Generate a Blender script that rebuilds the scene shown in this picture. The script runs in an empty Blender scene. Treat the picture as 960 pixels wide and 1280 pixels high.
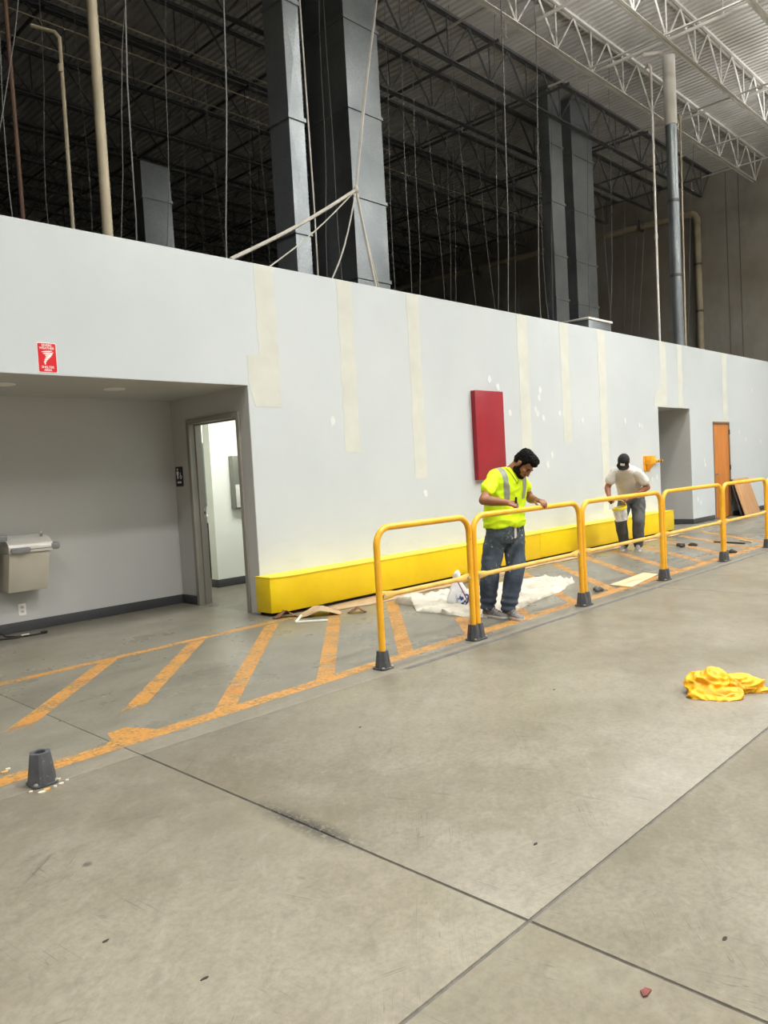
import bpy, bmesh, math, random
from mathutils import Vector, Matrix, noise, Euler
from mathutils.bvhtree import BVHTree
random.seed(7)
R = math.radians
scene = bpy.context.scene
C = scene.collection

# ------------------------------------------------------------------ camera
yaw, pitch, roll, FPX = 0.7988747, -0.04965412, -0.05531608, 967.32
fwd = Vector((math.sin(yaw)*math.cos(pitch), math.cos(yaw)*math.cos(pitch), math.sin(pitch)))
rt = Vector((math.cos(yaw), -math.sin(yaw), 0)); up = rt.cross(fwd)
r2 = rt*math.cos(roll)+up*math.sin(roll); u2 = -rt*math.sin(roll)+up*math.cos(roll)
cam = bpy.data.cameras.new('camera'); camo = bpy.data.objects.new('camera', cam); C.objects.link(camo)
M = Matrix((r2, u2, -fwd)).transposed().to_4x4(); M.translation = (0, 0, 1.40)
camo.matrix_world = M
cam.sensor_fit = 'VERTICAL'; cam.sensor_height = 32; cam.lens = FPX/1280*32
cam.clip_start = 0.05; cam.clip_end = 200
scene.camera = camo

# ------------------------------------------------------------------ world, lights, exposure
w = bpy.data.worlds.new('world'); scene.world = w; w.use_nodes = True
w.node_tree.nodes['Background'].inputs[0].default_value = (0.5, 0.53, 0.55, 1)
w.node_tree.nodes['Background'].inputs[1].default_value = 0.02
vs = scene.view_settings
vs.view_transform = 'Standard'; vs.look = 'None'; vs.gamma = 1; vs.use_curve_mapping = False
vs.exposure = 0.12

def high_bay(x, y, power, z=9.0, ln=0.45):
    l = bpy.data.lights.new('high_bay_light', 'AREA'); l.shape = 'RECTANGLE'; l.size = 1.1; l.size_y = ln
    l.energy = power; l.color = (1.0, 0.992, 0.965); l.spread = R(136)
    o = bpy.data.objects.new('high_bay_light', l); C.objects.link(o); o.location = (x, y, z)
    # upward lamp added over each high bay to brighten the deck; assumed source
    u = bpy.data.lights.new('added_deck_uplight', 'AREA'); u.shape = 'RECTANGLE'; u.size = 1.1; u.size_y = 0.45
    u.energy = power*(2.2 if x > 8 else 0.33); u.color = l.color
    uo = bpy.data.objects.new('added_deck_uplight', u); C.objects.link(uo); uo.location = (x, y, z+0.12); uo.rotation_euler = (math.pi, 0, 0)
for hx in (-3.0, 4.5, 12.0, 19.5):
    high_bay(hx, 4.1, 166 if hx < 19 else 100, 8.7)
    high_bay(hx, 0.0, 262, 8.7)
    high_bay(hx, -4.1, 262, 8.7, 2.2)
    high_bay(hx, -8.2, 262, 8.7, 2.2)
l = bpy.data.lights.new('restroom_ceiling_light', 'AREA'); l.shape = 'RECTANGLE'; l.size = 1.2; l.size_y = 0.6
l.energy = 42; l.color = (1.0, 1.0, 0.93)
o = bpy.data.objects.new('restroom_ceiling_light', l); C.objects.link(o); o.location = (6.0, 7.75, 2.62)
l = bpy.data.lights.new('restroom_sink_light', 'AREA'); l.size = 0.6; l.energy = 18; l.color = (1.0, 1.0, 0.93)
o = bpy.data.objects.new('restroom_sink_light', l); C.objects.link(o); o.location = (6.4, 9.5, 2.62)

# ------------------------------------------------------------------ material helpers
def lin(c):
    return tuple(((v/255)/12.92 if v/255 <= 0.04045 else ((v/255+0.055)/1.055)**2.4) for v in c)+(1,)
class NT:
    def __init__(s, name):
        s.m = bpy.data.materials.new(name); s.m.use_nodes = True
        s.t = s.m.node_tree; s.n = s.t.nodes; s.b = s.n['Principled BSDF']
        s.pos = s.n.new('ShaderNodeNewGeometry').outputs['Position']
        s.oc = s.n.new('ShaderNodeTexCoord').outputs['Object']
    def link(s, a, b): s.t.links.new(a, b)
    def val(s, x, inp):
        if hasattr(x, 'is_linked'): s.link(x, inp)
        else: inp.default_value = x
    def noise(s, scale, detail=4, rough=0.55, co=None, stretch=None, dist=0.0):
        co = co or s.oc
        if stretch:
            mp = s.n.new('ShaderNodeMapping'); s.link(co, mp.inputs[0])
            mp.vector_type = 'TEXTURE'; mp.inputs['Scale'].default_value = tuple(1/q for q in stretch[:3])
            if len(stretch) > 3: mp.inputs['Rotation'].default_value = (0, 0, stretch[3])
            co = mp.outputs[0]
        t = s.n.new('ShaderNodeTexNoise'); s.link(co, t.inputs['Vector'])
        t.inputs['Scale'].default_value = scale; t.inputs['Detail'].default_value = detail
        t.inputs['Roughness'].default_value = rough; t.inputs['Distortion'].default_value = dist
        return t.outputs['Fac']
    def vor(s, scale, co=None):
        t = s.n.new('ShaderNodeTexVoronoi'); s.link(co or s.oc, t.inputs['Vector']); t.inputs['Scale'].default_value = scale
        return t.outputs['Distance']
    def ramp(s, x, a, b, va=0.0, vb=1.0):
        t = s.n.new('ShaderNodeMapRange'); s.val(x, t.inputs[0])
        for i, v in enumerate((a, b, va, vb)): t.inputs[i+1].default_value = v
        return t.outputs[0]
    def math(s, op, a, b=0.0):
        t = s.n.new('ShaderNodeMath'); t.operation = op; s.val(a, t.inputs[0]); s.val(b, t.inputs[1]); return t.outputs[0]
    def mix(s, f, a, b):
        t = s.n.new('ShaderNodeMix'); t.data_type = 'RGBA'; s.val(f, t.inputs['Factor'])
        s.val(a, t.inputs['A']); s.val(b, t.inputs['B']); return t.outputs['Result']
    def sep(s, co):
        t = s.n.new('ShaderNodeSeparateXYZ'); s.link(co, t.inputs[0]); return t.outputs
    def out(s, color, rough=0.5, bump=None, bs=0.2, bd=0.01, metal=0.0, spec=0.5):
        s.val(color, s.b.inputs['Base Color']); s.val(rough, s.b.inputs['Roughness'])
        s.b.inputs['Metallic'].default_value = metal; s.b.inputs['Specular IOR Level'].default_value = spec
        if bump is not None:
            t = s.n.new('ShaderNodeBump'); t.inputs['Strength'].default_value = bs; t.inputs['Distance'].default_value = bd
            s.link(bump, t.inputs['Height']); s.link(t.outputs[0], s.b.inputs['Normal'])
        return s.m
def paint(name, col, rough=0.5, var=0.12, scale=3.0, bump=0.0, metal=0.0, spec=0.5, bscale=60, world=False):
    k = NT(name); c = lin(col); co = k.pos if world else k.oc
    n = k.noise(scale, 5, co=co)
    d = tuple(v*(1-var*2.2) for v in c[:3])+(1,); e = tuple(min(1, v*(1+var)) for v in c[:3])+(1,)
    col = k.mix(k.ramp(n, 0.3, 0.7), d, e)
    return k.out(col, rough, k.noise(bscale, 3, co=co) if bump else None, bump, 0.01, metal, spec)

# ------------------------------------------------------------------ geometry helpers
class MB:
    def __init__(s): s.v = []; s.f = []
    def add(s, vs, fs):
        o = len(s.v); s.v += [tuple(p) for p in vs]; s.f += [tuple(i+o for i in f) for f in fs]; return s
    def box(s, lo, hi, mat=None):
        x0, y0, z0 = lo; x1, y1, z1 = hi
        vs = [Vector(p) for p in ((x0,y0,z0),(x1,y0,z0),(x1,y1,z0),(x0,y1,z0),(x0,y0,z1),(x1,y0,z1),(x1,y1,z1),(x0,y1,z1))]
        if mat: vs = [mat @ p for p in vs]
        return s.add(vs, [(0,3,2,1),(4,5,6,7),(0,1,5,4),(1,2,6,5),(2,3,7,6),(3,0,4,7)])
    def cbox(s, c, sz, rot=(0,0,0)):
        m = Matrix.Translation(c) @ Euler(rot).to_matrix().to_4x4()
        return s.box((-sz[0]/2,-sz[1]/2,-sz[2]/2), (sz[0]/2,sz[1]/2,sz[2]/2), m)
    def loft(s, rings, cap=True, closed=True):
        n = len(rings[0]); vs = [p for r in rings for p in r]; fs = []
        for i in range(len(rings)-1):
            for j in range(n if closed else n-1):
                a = i*n+j; b = i*n+(j+1) % n
                fs.append((a, b, b+n, a+n))
        if cap and closed:
            fs.append(tuple(reversed(range(n)))); fs.append(tuple(range((len(rings)-1)*n, len(rings)*n)))
        return s.add(vs, fs)
    def tube(s, path, rad, seg=10, cap=True, sq=1.0):
        path = [Vector(p) for p in path]; rings = []
        t0 = (path[1]-path[0]).normalized()
        a = Vector((0,0,1)) if abs(t0.z) < 0.9 else Vector((1,0,0))
        nrm = (a - t0*a.dot(t0)).normalized()
        for i, p in enumerate(path):
            if i == 0: t = path[1]-path[0]
            elif i == len(path)-1: t = path[-1]-path[-2]
            else: t = (path[i+1]-p).normalized()+(p-path[i-1]).normalized()
            t.normalize(); nrm = (nrm-t*nrm.dot(t)).normalized(); b = t.cross(nrm)
            r = rad[i] if isinstance(rad, (list, tuple)) else rad
            rings.append([p+(nrm*math.cos(q)*sq+b*math.sin(q))*r for q in [2*math.pi*k/seg for k in range(seg)]])
        return s.loft(rings, cap)
    def bar(s, a, b, wd, dp=None):
        return s.tube([a, b], wd*0.7071, 4)
    def ball(s, c, r, seg=16, rings=10, mat=None):
        if not isinstance(r, (tuple, list)): r = (r, r, r)
        c = Vector(c); vs = []; fs = []
        for i in range(1, rings):
            th = math.pi*i/rings
            for j in range(seg):
                ph = 2*math.pi*j/seg
                p = Vector((r[0]*math.sin(th)*math.cos(ph), r[1]*math.sin(th)*math.sin(ph), r[2]*math.cos(th)))
                vs.append(c+((mat @ p) if mat else p))
        top = Vector((0,0,r[2])); bot = Vector((0,0,-r[2]))
        vs.append(c+((mat @ top) if mat else top)); vs.append(c+((mat @ bot) if mat else bot))
        T = len(vs)-2; B = len(vs)-1
        for j in range(seg): fs.append((T, j, (j+1) % seg)); fs.append((B, (rings-2)*seg+(j+1) % seg, (rings-2)*seg+j))
        for i in range(rings-2):
            for j in range(seg):
                a = i*seg+j; b = i*seg+(j+1) % seg; fs.append((a, a+seg, b+seg, b))
        return s.add(vs, fs)
    def caps(s, a, b, ra, rb, seg=14):          # tapered capsule
        a = Vector(a); b = Vector(b); s.ball(a, ra, seg, 8); s.ball(b, rb, seg, 8); s.tube([a, b], [ra, rb], seg); return s
    def lathe(s, prof, c=(0,0,0), seg=20, mat=None):
        c = Vector(c); rings = []
        for r, z in prof:
            ring = [Vector((r*math.cos(2*math.pi*k/seg), r*math.sin(2*math.pi*k/seg), z)) for k in range(seg)]
            rings.append([c+((mat @ p) if mat else p) for p in ring])
        return s.loft(rings)
    def prism(s, poly, z0, z1, mat=None):
        n = len(poly); vs = [Vector((x, y, z0)) for x, y in poly]+[Vector((x, y, z1)) for x, y in poly]
        if mat: vs = [mat @ v for v in vs]
        return s.add(vs, [tuple(reversed(range(n))), tuple(range(n, 2*n))]+[(i, (i+1) % n, n+(i+1) % n, n+i) for i in range(n)])
    def mesh(s, name, bevel=0.0, smooth=35, recalc=True):
        me = bpy.data.meshes.new(name); me.from_pydata(s.v, [], s.f); me.update()
        bm = bmesh.new(); bm.from_mesh(me)
        if recalc: bmesh.ops.recalc_face_normals(bm, faces=bm.faces)
        if bevel:
            es = [e for e in bm.edges if len(e.link_faces) == 2 and e.calc_face_angle(0) > R(30)]
            bmesh.ops.bevel(bm, geom=es, offset=bevel, segments=2, affect='EDGES', profile=0.5, clamp_overlap=True)
        bm.to_mesh(me); bm.free()
        for p in me.polygons: p.use_smooth = True
        me.set_sharp_from_angle(angle=R(smooth))
        return me
    def build(s, name, mat, parent=None, bevel=0.0, smooth=35, recalc=True):
        return link(name, s.mesh(name, bevel, smooth, recalc), mat, parent)
def link(name, me, mat=None, parent=None):
    o = bpy.data.objects.new(name, me); C.objects.link(o)
    if mat and me and not me.materials: me.materials.append(mat)
    if parent:
        o.parent = parent
        if parent.type == 'EMPTY' and parent.get('_at'):
            o.matrix_parent_inverse = Matrix.Translation(-Vector(parent['_at']))
    return o
def thing(name, label, cat, at=(0,0,0), group=None):
    # an Empty at the thing's base; parts are given in world coordinates
    o = bpy.data.objects.new(name, None); C.objects.link(o); o.empty_display_size = 0.1
    o.location = at; o['_at'] = list(at) if any(at) else [0, 0, 1e-9]
    return tag(o, label, cat, group)
def tag(o, label, cat, group=None):
    o['label'] = label; o['category'] = cat
    if group: o['group'] = group
    return o
def struct(o): o['kind'] = 'structure'; return o
def bx(lo, hi): return MB().box(lo, hi)
def remesh(mb, voxel, smooth=4, disp=None, fac=0.5):
    me = mb.mesh('tmp', recalc=False)
    o = bpy.data.objects.new('tmp', me); C.objects.link(o)
    m = o.modifiers.new('r', 'REMESH'); m.mode = 'VOXEL'; m.voxel_size = voxel; m.use_smooth_shade = True
    if smooth:
        k = o.modifiers.new('s', 'SMOOTH'); k.factor = fac; k.iterations = smooth
    dg = bpy.context.evaluated_depsgraph_get(); dg.update()
    out = bpy.data.meshes.new_from_object(o.evaluated_get(dg))
    bpy.data.objects.remove(o); bpy.data.meshes.remove(me)
    out.materials.clear()
    if disp:
        nv = [v.normal.copy() for v in out.vertices]
        for v, n in zip(out.vertices, nv): v.co += n*disp(v.co)
    for p in out.polygons: p.use_smooth = True
    out.update(); return out
def text_mesh(body, size, mat4, thick=0.0006):
    cu = bpy.data.curves.new('t', 'FONT'); cu.body = body; cu.size = size; cu.align_x = 'CENTER'; cu.align_y = 'CENTER'
    cu.extrude = thick; cu.offset = size*0.012
    o = bpy.data.objects.new('t', cu); C.objects.link(o)
    dg = bpy.context.evaluated_depsgraph_get(); dg.update()
    me = bpy.data.meshes.new_from_object(o.evaluated_get(dg)); bpy.data.objects.remove(o); bpy.data.curves.remove(cu)
    me.transform(mat4); return me

# ------------------------------------------------------------------ materials
k = NT('concrete_floor'); P_ = k.pos
big = k.noise(0.55, 5, 0.6, P_); mid = k.noise(2.6, 6, 0.65, P_, dist=0.6); fine = k.noise(38, 4, 0.7, P_)
scr = k.noise(3.0, 6, 0.75, P_, (1.0, 7.0, 1.0, 0.9)); scr2 = k.noise(2.5, 6, 0.75, P_, (9.0, 1.2, 1.0, 0.35))
c = k.mix(k.ramp(big, 0.35, 0.68), lin((148, 141, 124)), lin((172, 166, 150)))
c = k.mix(k.ramp(mid, 0.42, 0.75, 0.0, 0.55), c, lin((184, 179, 165)))
c = k.mix(k.ramp(k.noise(0.9, 4, 0.6, P_, (1, 1, 1, 1.1)), 0.56, 0.78, 0, 0.6), c, lin((132, 123, 98)))
c = k.mix(k.ramp(scr, 0.60, 0.74, 0, 0.35), c, lin((203, 200, 190)))
c = k.mix(k.ramp(scr2, 0.63, 0.76, 0, 0.35), c, lin((112, 107, 97)))
c = k.mix(k.ramp(fine, 0.40, 0.72, 0, 0.45), c, lin((120, 113, 100)))
m7 = k.noise(7.5, 6, 0.75, P_, (1.0, 1.7, 1, 0.6), 0.5)
c = k.mix(k.ramp(m7, 0.50, 0.70, 0, 0.40), c, lin((118, 112, 100)))
c = k.mix(k.ramp(m7, 0.44, 0.30, 0, 0.35), c, lin((188, 184, 172)))
for q_, (st_, th_) in enumerate(((0.35, 0.9), (2.3, 0.985), (1.2, 0.98), (0.1, 0.985))):     # hairline scratches
    wv = k.noise(1.3, 2, 0.5, P_, (26.0, 0.55, 1.0, st_)); ms = k.noise(2.1, 3, 0.6, P_, (1, 1, 1, st_+1))
    ln_ = k.math('MULTIPLY', k.ramp(k.math('ABSOLUTE', k.math('SUBTRACT', wv, 0.5)), 0.002, 0.006, 1, 0), k.ramp(ms, 0.55, 0.62))
    c = k.mix(k.math('MULTIPLY', ln_, 0.5), c, lin((92, 88, 80)))
spot = k.math('MULTIPLY', k.ramp(k.vor(2.2, P_), 0.03, 0.055, 1, 0), k.ramp(k.noise(1.7, 2, 0.5, P_), 0.52, 0.56))
c = k.mix(k.math('MULTIPLY', spot, 0.7), c, lin((78, 72, 65)))
xyz = k.sep(P_)
# greyer, scuffed walking lane behind the railing
lane = k.math('MULTIPLY', k.ramp(k.math('ADD', xyz[1], k.ramp(mid, 0, 1, -0.4, 0.4)), 3.75, 4.0), k.ramp(xyz[1], 6.6, 9.0, 1, 0))
c = k.mix(k.math('MULTIPLY', lane, 0.40), c, lin((140, 141, 133)))
lanem = k.math('MULTIPLY', lane, k.ramp(k.noise(1.6, 6, 0.7, P_, (0.6, 1.6, 1, 0.2), 0.4), 0.44, 0.74))
c = k.mix(k.math('MULTIPLY', lanem, 0.55), c, lin((104, 104, 98)))
# broken joint edge
dx = k.math('ABSOLUTE', k.math('SUBTRACT', xyz[0], 1.925))
dy = k.math('ABSOLUTE', k.math('SUBTRACT', xyz[1], 2.42))
chip = k.math('MULTIPLY', k.ramp(dy, 0.12, 0.40, 1, 0), k.ramp(dx, 0.012, 0.075, 1, 0))
chip = k.math('MULTIPLY', chip, k.ramp(k.noise(34, 5, 0.75, P_), 0.42, 0.48))
c = k.mix(chip, c, lin((84, 82, 77)))
hgt = k.math('SUBTRACT', k.math('MULTIPLY', fine, 0.15), chip)
rg = k.math('SUBTRACT', k.ramp(k.noise(1.4, 5, 0.65, P_), 0.3, 0.7, 0.30, 0.52), k.math('MULTIPLY', lane, 0.10))
dk_ = k.n.new('ShaderNodeMix'); dk_.data_type = 'RGBA'; dk_.blend_type = 'MULTIPLY'; dk_.inputs['Factor'].default_value = 1; k.link(c, dk_.inputs['A']); dk_.inputs['B'].default_value = (0.575, 0.565, 0.54, 1); c = dk_.outputs['Result']
m_floor = k.out(c, rg, hgt, 0.25, 0.004, 0, 0.45)
m_joint = paint('joint_sealant', (96, 93, 87), 0.8, 0.2, 20, world=True)

k = NT('floor_paint'); P_ = k.pos
n1 = k.noise(5, 6, 0.7, P_); n2 = k.noise(34, 5, 0.75, P_)
c = k.mix(k.ramp(n1, 0.35, 0.65), lin((184, 128, 58)), lin((196, 150, 86)))
c = k.mix(k.ramp(n2, 0.50, 0.72, 0, 0.8), c, lin((160, 128, 84)))
c = k.mix(k.ramp(k.noise(2.2, 4, 0.6, P_), 0.55, 0.7, 0, 0.5), c, lin((168, 108, 62)))
k.out(c, 0.5)
tr = k.n.new('ShaderNodeBsdfTransparent'); mx = k.n.new('ShaderNodeMixShader')
wear = k.math('ADD', k.math('MULTIPLY', n1, 0.5), k.math('MULTIPLY', n2, 0.5))
uvx = k.n.new('ShaderNodeAttribute'); uvx.attribute_name = 'wear'
f = k.math('ADD', k.ramp(wear, 0.47, 0.63, 0.10, 0.92), 0.0)
f = k.math('MAXIMUM', f, k.ramp(k.math('ADD', uvx.outputs['Fac'], k.math('MULTIPLY', wear, 1.2)), 1.05, 1.35, 0, 1.0))
k.link(f, mx.inputs[0]); k.link(k.b.outputs[0], mx.inputs[1]); k.link(tr.outputs[0], mx.inputs[2])
k.link(mx.outputs[0], k.n['Material Output'].inputs[0]); m_stripe = k.m

k = NT('drywall_paint'); P_ = k.pos
c = k.mix(k.ramp(k.noise(0.6, 4, 0.5, P_), 0.3, 0.7), lin((190, 197, 200)), lin((200, 206, 208)))
c = k.mix(k.ramp(k.noise(2.2, 6, 0.7, P_), 0.6, 0.8, 0, 0.25), c, lin((182, 188, 191)))
low = k.math('MULTIPLY', k.ramp(k.sep(P_)[2], 0.3, 1.0, 1, 0), k.ramp(k.noise(3.0, 5, 0.7, P_, (1, 1, 3)), 0.5, 0.75))
c = k.mix(k.math('MULTIPLY', low, 0.35), c, lin((168, 173, 178)))
m_wall = k.out(c, 0.42, k.noise(90, 2, 0.5, P_), 0.05, 0.003)
m_alc = paint('alcove_grey_paint', (188, 188, 185), 0.4, 0.03, 0.8, world=True)
m_white = paint('white_restroom_paint', (232, 234, 226), 0.45, 0.02, 1.0)
m_comp = paint('joint_compound', (204, 206, 197), 0.75, 0.03, 4, world=True)
m_spack = paint('spackle', (218, 221, 220), 0.8, 0.02, 8)
m_base = paint('vinyl_base', (66, 67, 69), 0.45, 0.08, 2)
m_frame = paint('door_frame_paint', (148, 144, 134), 0.4, 0.04, 3)
k = NT('tilt_up_concrete'); P_ = k.pos
c = k.mix(k.ramp(k.noise(0.35, 5, 0.6, P_), 0.35, 0.65), lin((136, 128, 115)), lin((160, 156, 148)))
c = k.mix(k.ramp(k.noise(1.6, 6, 0.7, P_, (1, 1, 0.4)), 0.5, 0.8, 0, 0.5), c, lin((112, 106, 96)))
m_conc = k.out(c, 0.85, k.noise(14, 5, 0.6, P_), 0.2, 0.01)
m_deck = paint('painted_deck', (196, 194, 190), 0.5, 0.06, 0.7, world=True)
m_darksteel = paint('dark_grey_steel', (84, 85, 87), 0.55, 0.08, 2, world=True)  # darker grey steel for the rear joists and the rear pipe and bridging lengths
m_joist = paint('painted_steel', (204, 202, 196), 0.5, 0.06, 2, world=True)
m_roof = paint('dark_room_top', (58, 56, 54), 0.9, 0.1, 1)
k = NT('galvanised_duct')
c = k.mix(k.ramp(k.vor(34), 0.1, 0.7), lin((134, 140, 144)), lin((150, 156, 160)))
c = k.mix(k.ramp(k.noise(1.3, 5), 0.35, 0.7), c, lin((124, 130, 135)))
m_galv = k.out(c, k.ramp(k.noise(2, 4), 0.3, 0.7, 0.30, 0.44), k.noise(3, 3), 0.15, 0.02, 0.7)
m_pvc = paint('cream_pipe', (180, 168, 142), 0.5, 0.12, 2)
m_whitepipe = paint('white_pipe', (214, 210, 202), 0.5, 0.06, 2)
m_rust = paint('brown_pipe', (92, 66, 50), 0.7, 0.15, 3)
m_wire = paint('hanger_wire', (104, 103, 100), 0.5, 0.1, 3)
m_cable = paint('white_cable', (184, 180, 170), 0.5, 0.1, 6)
m_band = paint('grey_band', (92, 90, 86), 0.5, 0.1, 6)

k = NT('yellow_bumper'); P_ = k.pos
c = k.mix(k.ramp(k.noise(1.4, 5, 0.6, P_), 0.3, 0.7), lin((214, 178, 2)), lin((230, 200, 10)))
scf = k.noise(4, 6, 0.8, P_, (0.7, 1, 4)); c = k.mix(k.ramp(scf, 0.68, 0.78, 0, 0.6), c, lin((150, 122, 20)))
m_bump = k.out(c, 0.35, k.noise(3, 3, 0.5, P_), 0.05, 0.02)
m_bcap = paint('bumper_cap_paint', (236, 206, 40), 0.4, 0.04, 3, world=True)
k = NT('yellow_rail'); P_ = k.pos
c = k.mix(k.ramp(k.noise(6, 5, 0.6, P_), 0.3, 0.7), lin((226, 160, 24)), lin((238, 180, 44)))
c = k.mix(k.ramp(k.noise(16, 5, 0.75, P_, (0.5, 1, 1)), 0.66, 0.72, 0, 0.85), c, lin((120, 84, 44)))
m_rail = k.out(c, 0.34, k.noise(20, 3, 0.5, P_), 0.08, 0.004)
m_railraw = paint('faded_rail', (232, 184, 92), 0.45, 0.10, 9, world=True)
k = NT('grey_socket'); P_ = k.pos
c = k.mix(k.ramp(k.noise(12, 4, 0.6, P_), 0.3, 0.7), lin((58, 59, 62)), lin((82, 83, 86)))
c = k.mix(k.ramp(k.noise(40, 4, 0.7, P_), 0.66, 0.70, 0, 1), c, lin((206, 202, 194)))
m_sock = k.out(c, 0.5)
m_black = paint('black_void', (14, 14, 15), 0.8, 0.1, 5)
m_bolt = paint('zinc_bolt', (198, 192, 176), 0.35, 0.08, 9, metal=0.6)

m_red = paint('red_board', (156, 38, 50), 0.33, 0.07, 3, world=True)
m_reddark = paint('red_board_edge', (132, 14, 32), 0.4, 0.06, 5)
m_signred = paint('sign_red', (212, 18, 32), 0.4, 0.03, 8)
m_signwhite = paint('sign_white', (246, 240, 236), 0.5, 0.02, 8)
m_signblue = paint('sign_dark_blue', (24, 28, 46), 0.4, 0.05, 8)
k = NT('oak_door'); P_ = k.pos
c = k.mix(k.ramp(k.noise(2.2, 6, 0.6, P_, (6, 6, 0.5), 0.8), 0.3, 0.7), lin((176, 104, 44)), lin((204, 132, 62)))
m_oak = k.out(c, 0.4)
k = NT('bare_board')
c = k.mix(k.ramp(k.noise(3, 6, 0.65, None, (7, 7, 0.8), 0.8), 0.3, 0.7), lin((160, 116, 76)), lin((190, 150, 110)))
m_board = k.out(c, 0.6)
k = NT('plywood_offcut')
c = k.mix(k.ramp(k.noise(3, 6, 0.65, None, (0.8, 8, 1), 0.6), 0.3, 0.7), lin((200, 176, 134)), lin((216, 196, 160)))
m_ply = k.out(c, 0.6)
m_darkboard = paint('dark_board', (52, 48, 46), 0.6, 0.1, 3)
m_steel = paint('brushed_steel', (176, 174, 166), 0.3, 0.06, 4, metal=0.9)
m_hinge = paint('dark_hinge', (60, 52, 46), 0.4, 0.1, 9, metal=0.6)
m_plastic = paint('white_plastic', (236, 234, 228), 0.4, 0.02, 8)
m_fount = paint('beige_enamel', (190, 184, 168), 0.4, 0.04, 3)
m_fountw = paint('stainless_top', (214, 212, 204), 0.3, 0.03, 3, metal=0.25)
m_grey = paint('grey_pad', (128, 128, 130), 0.45, 0.05, 6)
m_mirror = paint('mirror_glass', (170, 180, 178), 0.08, 0.02, 3, metal=0.9)
m_cordm = paint('black_cord', (18, 18, 18), 0.5, 0.1, 9)
m_brack = paint('orange_bracket', (240, 166, 30), 0.4, 0.06, 6)
m_kraft = paint('kraft_paper', (176, 150, 118), 0.8, 0.08, 5, bump=0.1, bscale=20)
m_kraftd = paint('kraft_paper_back', (112, 78, 54), 0.85, 0.1, 5)
m_trimw = paint('white_trim', (232, 228, 216), 0.6, 0.04, 6)
k = NT('canvas_drop_cloth'); 
c = k.mix(k.ramp(k.noise(4, 5, 0.6), 0.35, 0.65), lin((172, 166, 150)), lin((200, 195, 182)))
c = k.mix(k.ramp(k.noise(11, 5, 0.7), 0.62, 0.7, 0, 0.6), c, lin((182, 172, 150)))
m_canvas = k.out(c, 0.9, k.noise(20, 5, 0.6), 0.5, 0.015)
k = NT('yellow_cloth')
c = k.mix(k.ramp(k.noise(9, 5, 0.6), 0.35, 0.68), lin((218, 148, 0)), lin((240, 184, 4)))
c = k.mix(k.ramp(k.noise(17, 4, 0.7), 0.66, 0.72, 0, 0.7), c, lin((176, 98, 12)))
m_ycloth = k.out(c, 0.55, k.noise(16, 4, 0.6), 0.35, 0.02)
m_rag = paint('grey_rag', (96, 94, 90), 0.9, 0.12, 9)
m_dark = paint('dark_debris', (44, 34, 28), 0.8, 0.15, 9)
m_leaf = paint('red_brown_leaf', (120, 62, 56), 0.8, 0.2, 20)
m_chip = paint('concrete_chip', (206, 196, 178), 0.85, 0.1, 30)
m_chipo = paint('orange_paint_chip', (206, 152, 80), 0.8, 0.1, 30)

# people
def skin(name, col):
    k = NT(name); c = k.mix(k.ramp(k.noise(9, 4), 0.3, 0.7), lin(tuple(int(v*0.88) for v in col)), lin(col))
    k.b.inputs['Subsurface Weight'].default_value = 0.06; k.b.inputs['Subsurface Radius'].default_value = (0.01, 0.004, 0.002)
    return k.out(c, 0.5, k.noise(70, 3), 0.1, 0.002)
m_skin1 = skin('tan_skin', (150, 98, 66)); m_skin2 = skin('brown_skin', (150, 96, 66))
m_hair = paint('black_hair', (17, 15, 14), 0.85, 0.3, 30, bump=0.3, bscale=40, spec=0.15)
m_beard = paint('dark_beard', (32, 24, 20), 0.85, 0.3, 40, bump=0.3, bscale=60, spec=0.15)
m_hv = paint('hi_vis_fabric', (214, 246, 8), 0.75, 0.05, 7)
m_refl = paint('silver_reflective_tape', (146, 150, 136), 0.35, 0.06, 20)
m_collar = paint('olive_collar', (148, 160, 20), 0.8, 0.05, 12)
k = NT('painted_jeans')
c = k.mix(k.ramp(k.noise(4, 5, 0.65), 0.35, 0.65), lin((48, 58, 74)), lin((84, 97, 110)))
c = k.mix(k.ramp(k.sep(k.oc)[2], 0.55, 0.85, 0, 0.5), c, lin((70, 78, 72)))
c = k.mix(k.math('MULTIPLY', k.ramp(k.noise(30, 4, 0.75), 0.60, 0.64), k.ramp(k.noise(4.5, 2), 0.47, 0.56)), c, lin((206, 208, 204)))
m_jean = k.out(c, 0.85, k.noise(120, 3), 0.2, 0.003)
m_pants2 = paint('charcoal_work_pants', (82, 84, 84), 0.85, 0.14, 6, bump=0.2)
m_tee = paint('white_cotton', (208, 205, 198), 0.85, 0.05, 6)
m_cap = paint('black_cap_fabric', (20, 20, 22), 0.8, 0.2, 12)
m_shoeg = paint('grey_mesh_shoe', (120, 116, 112), 0.75, 0.18, 26)
m_sole = paint('pale_sole', (188, 180, 172), 0.7, 0.06, 12)
m_belt = paint('cream_drawstring', (212, 206, 190), 0.8, 0.05, 12)
m_eye = paint('dark_eye', (20, 14, 12), 0.2, 0.1, 9)
m_lip = paint('lip', (130, 76, 66), 0.5, 0.05, 9)

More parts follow.
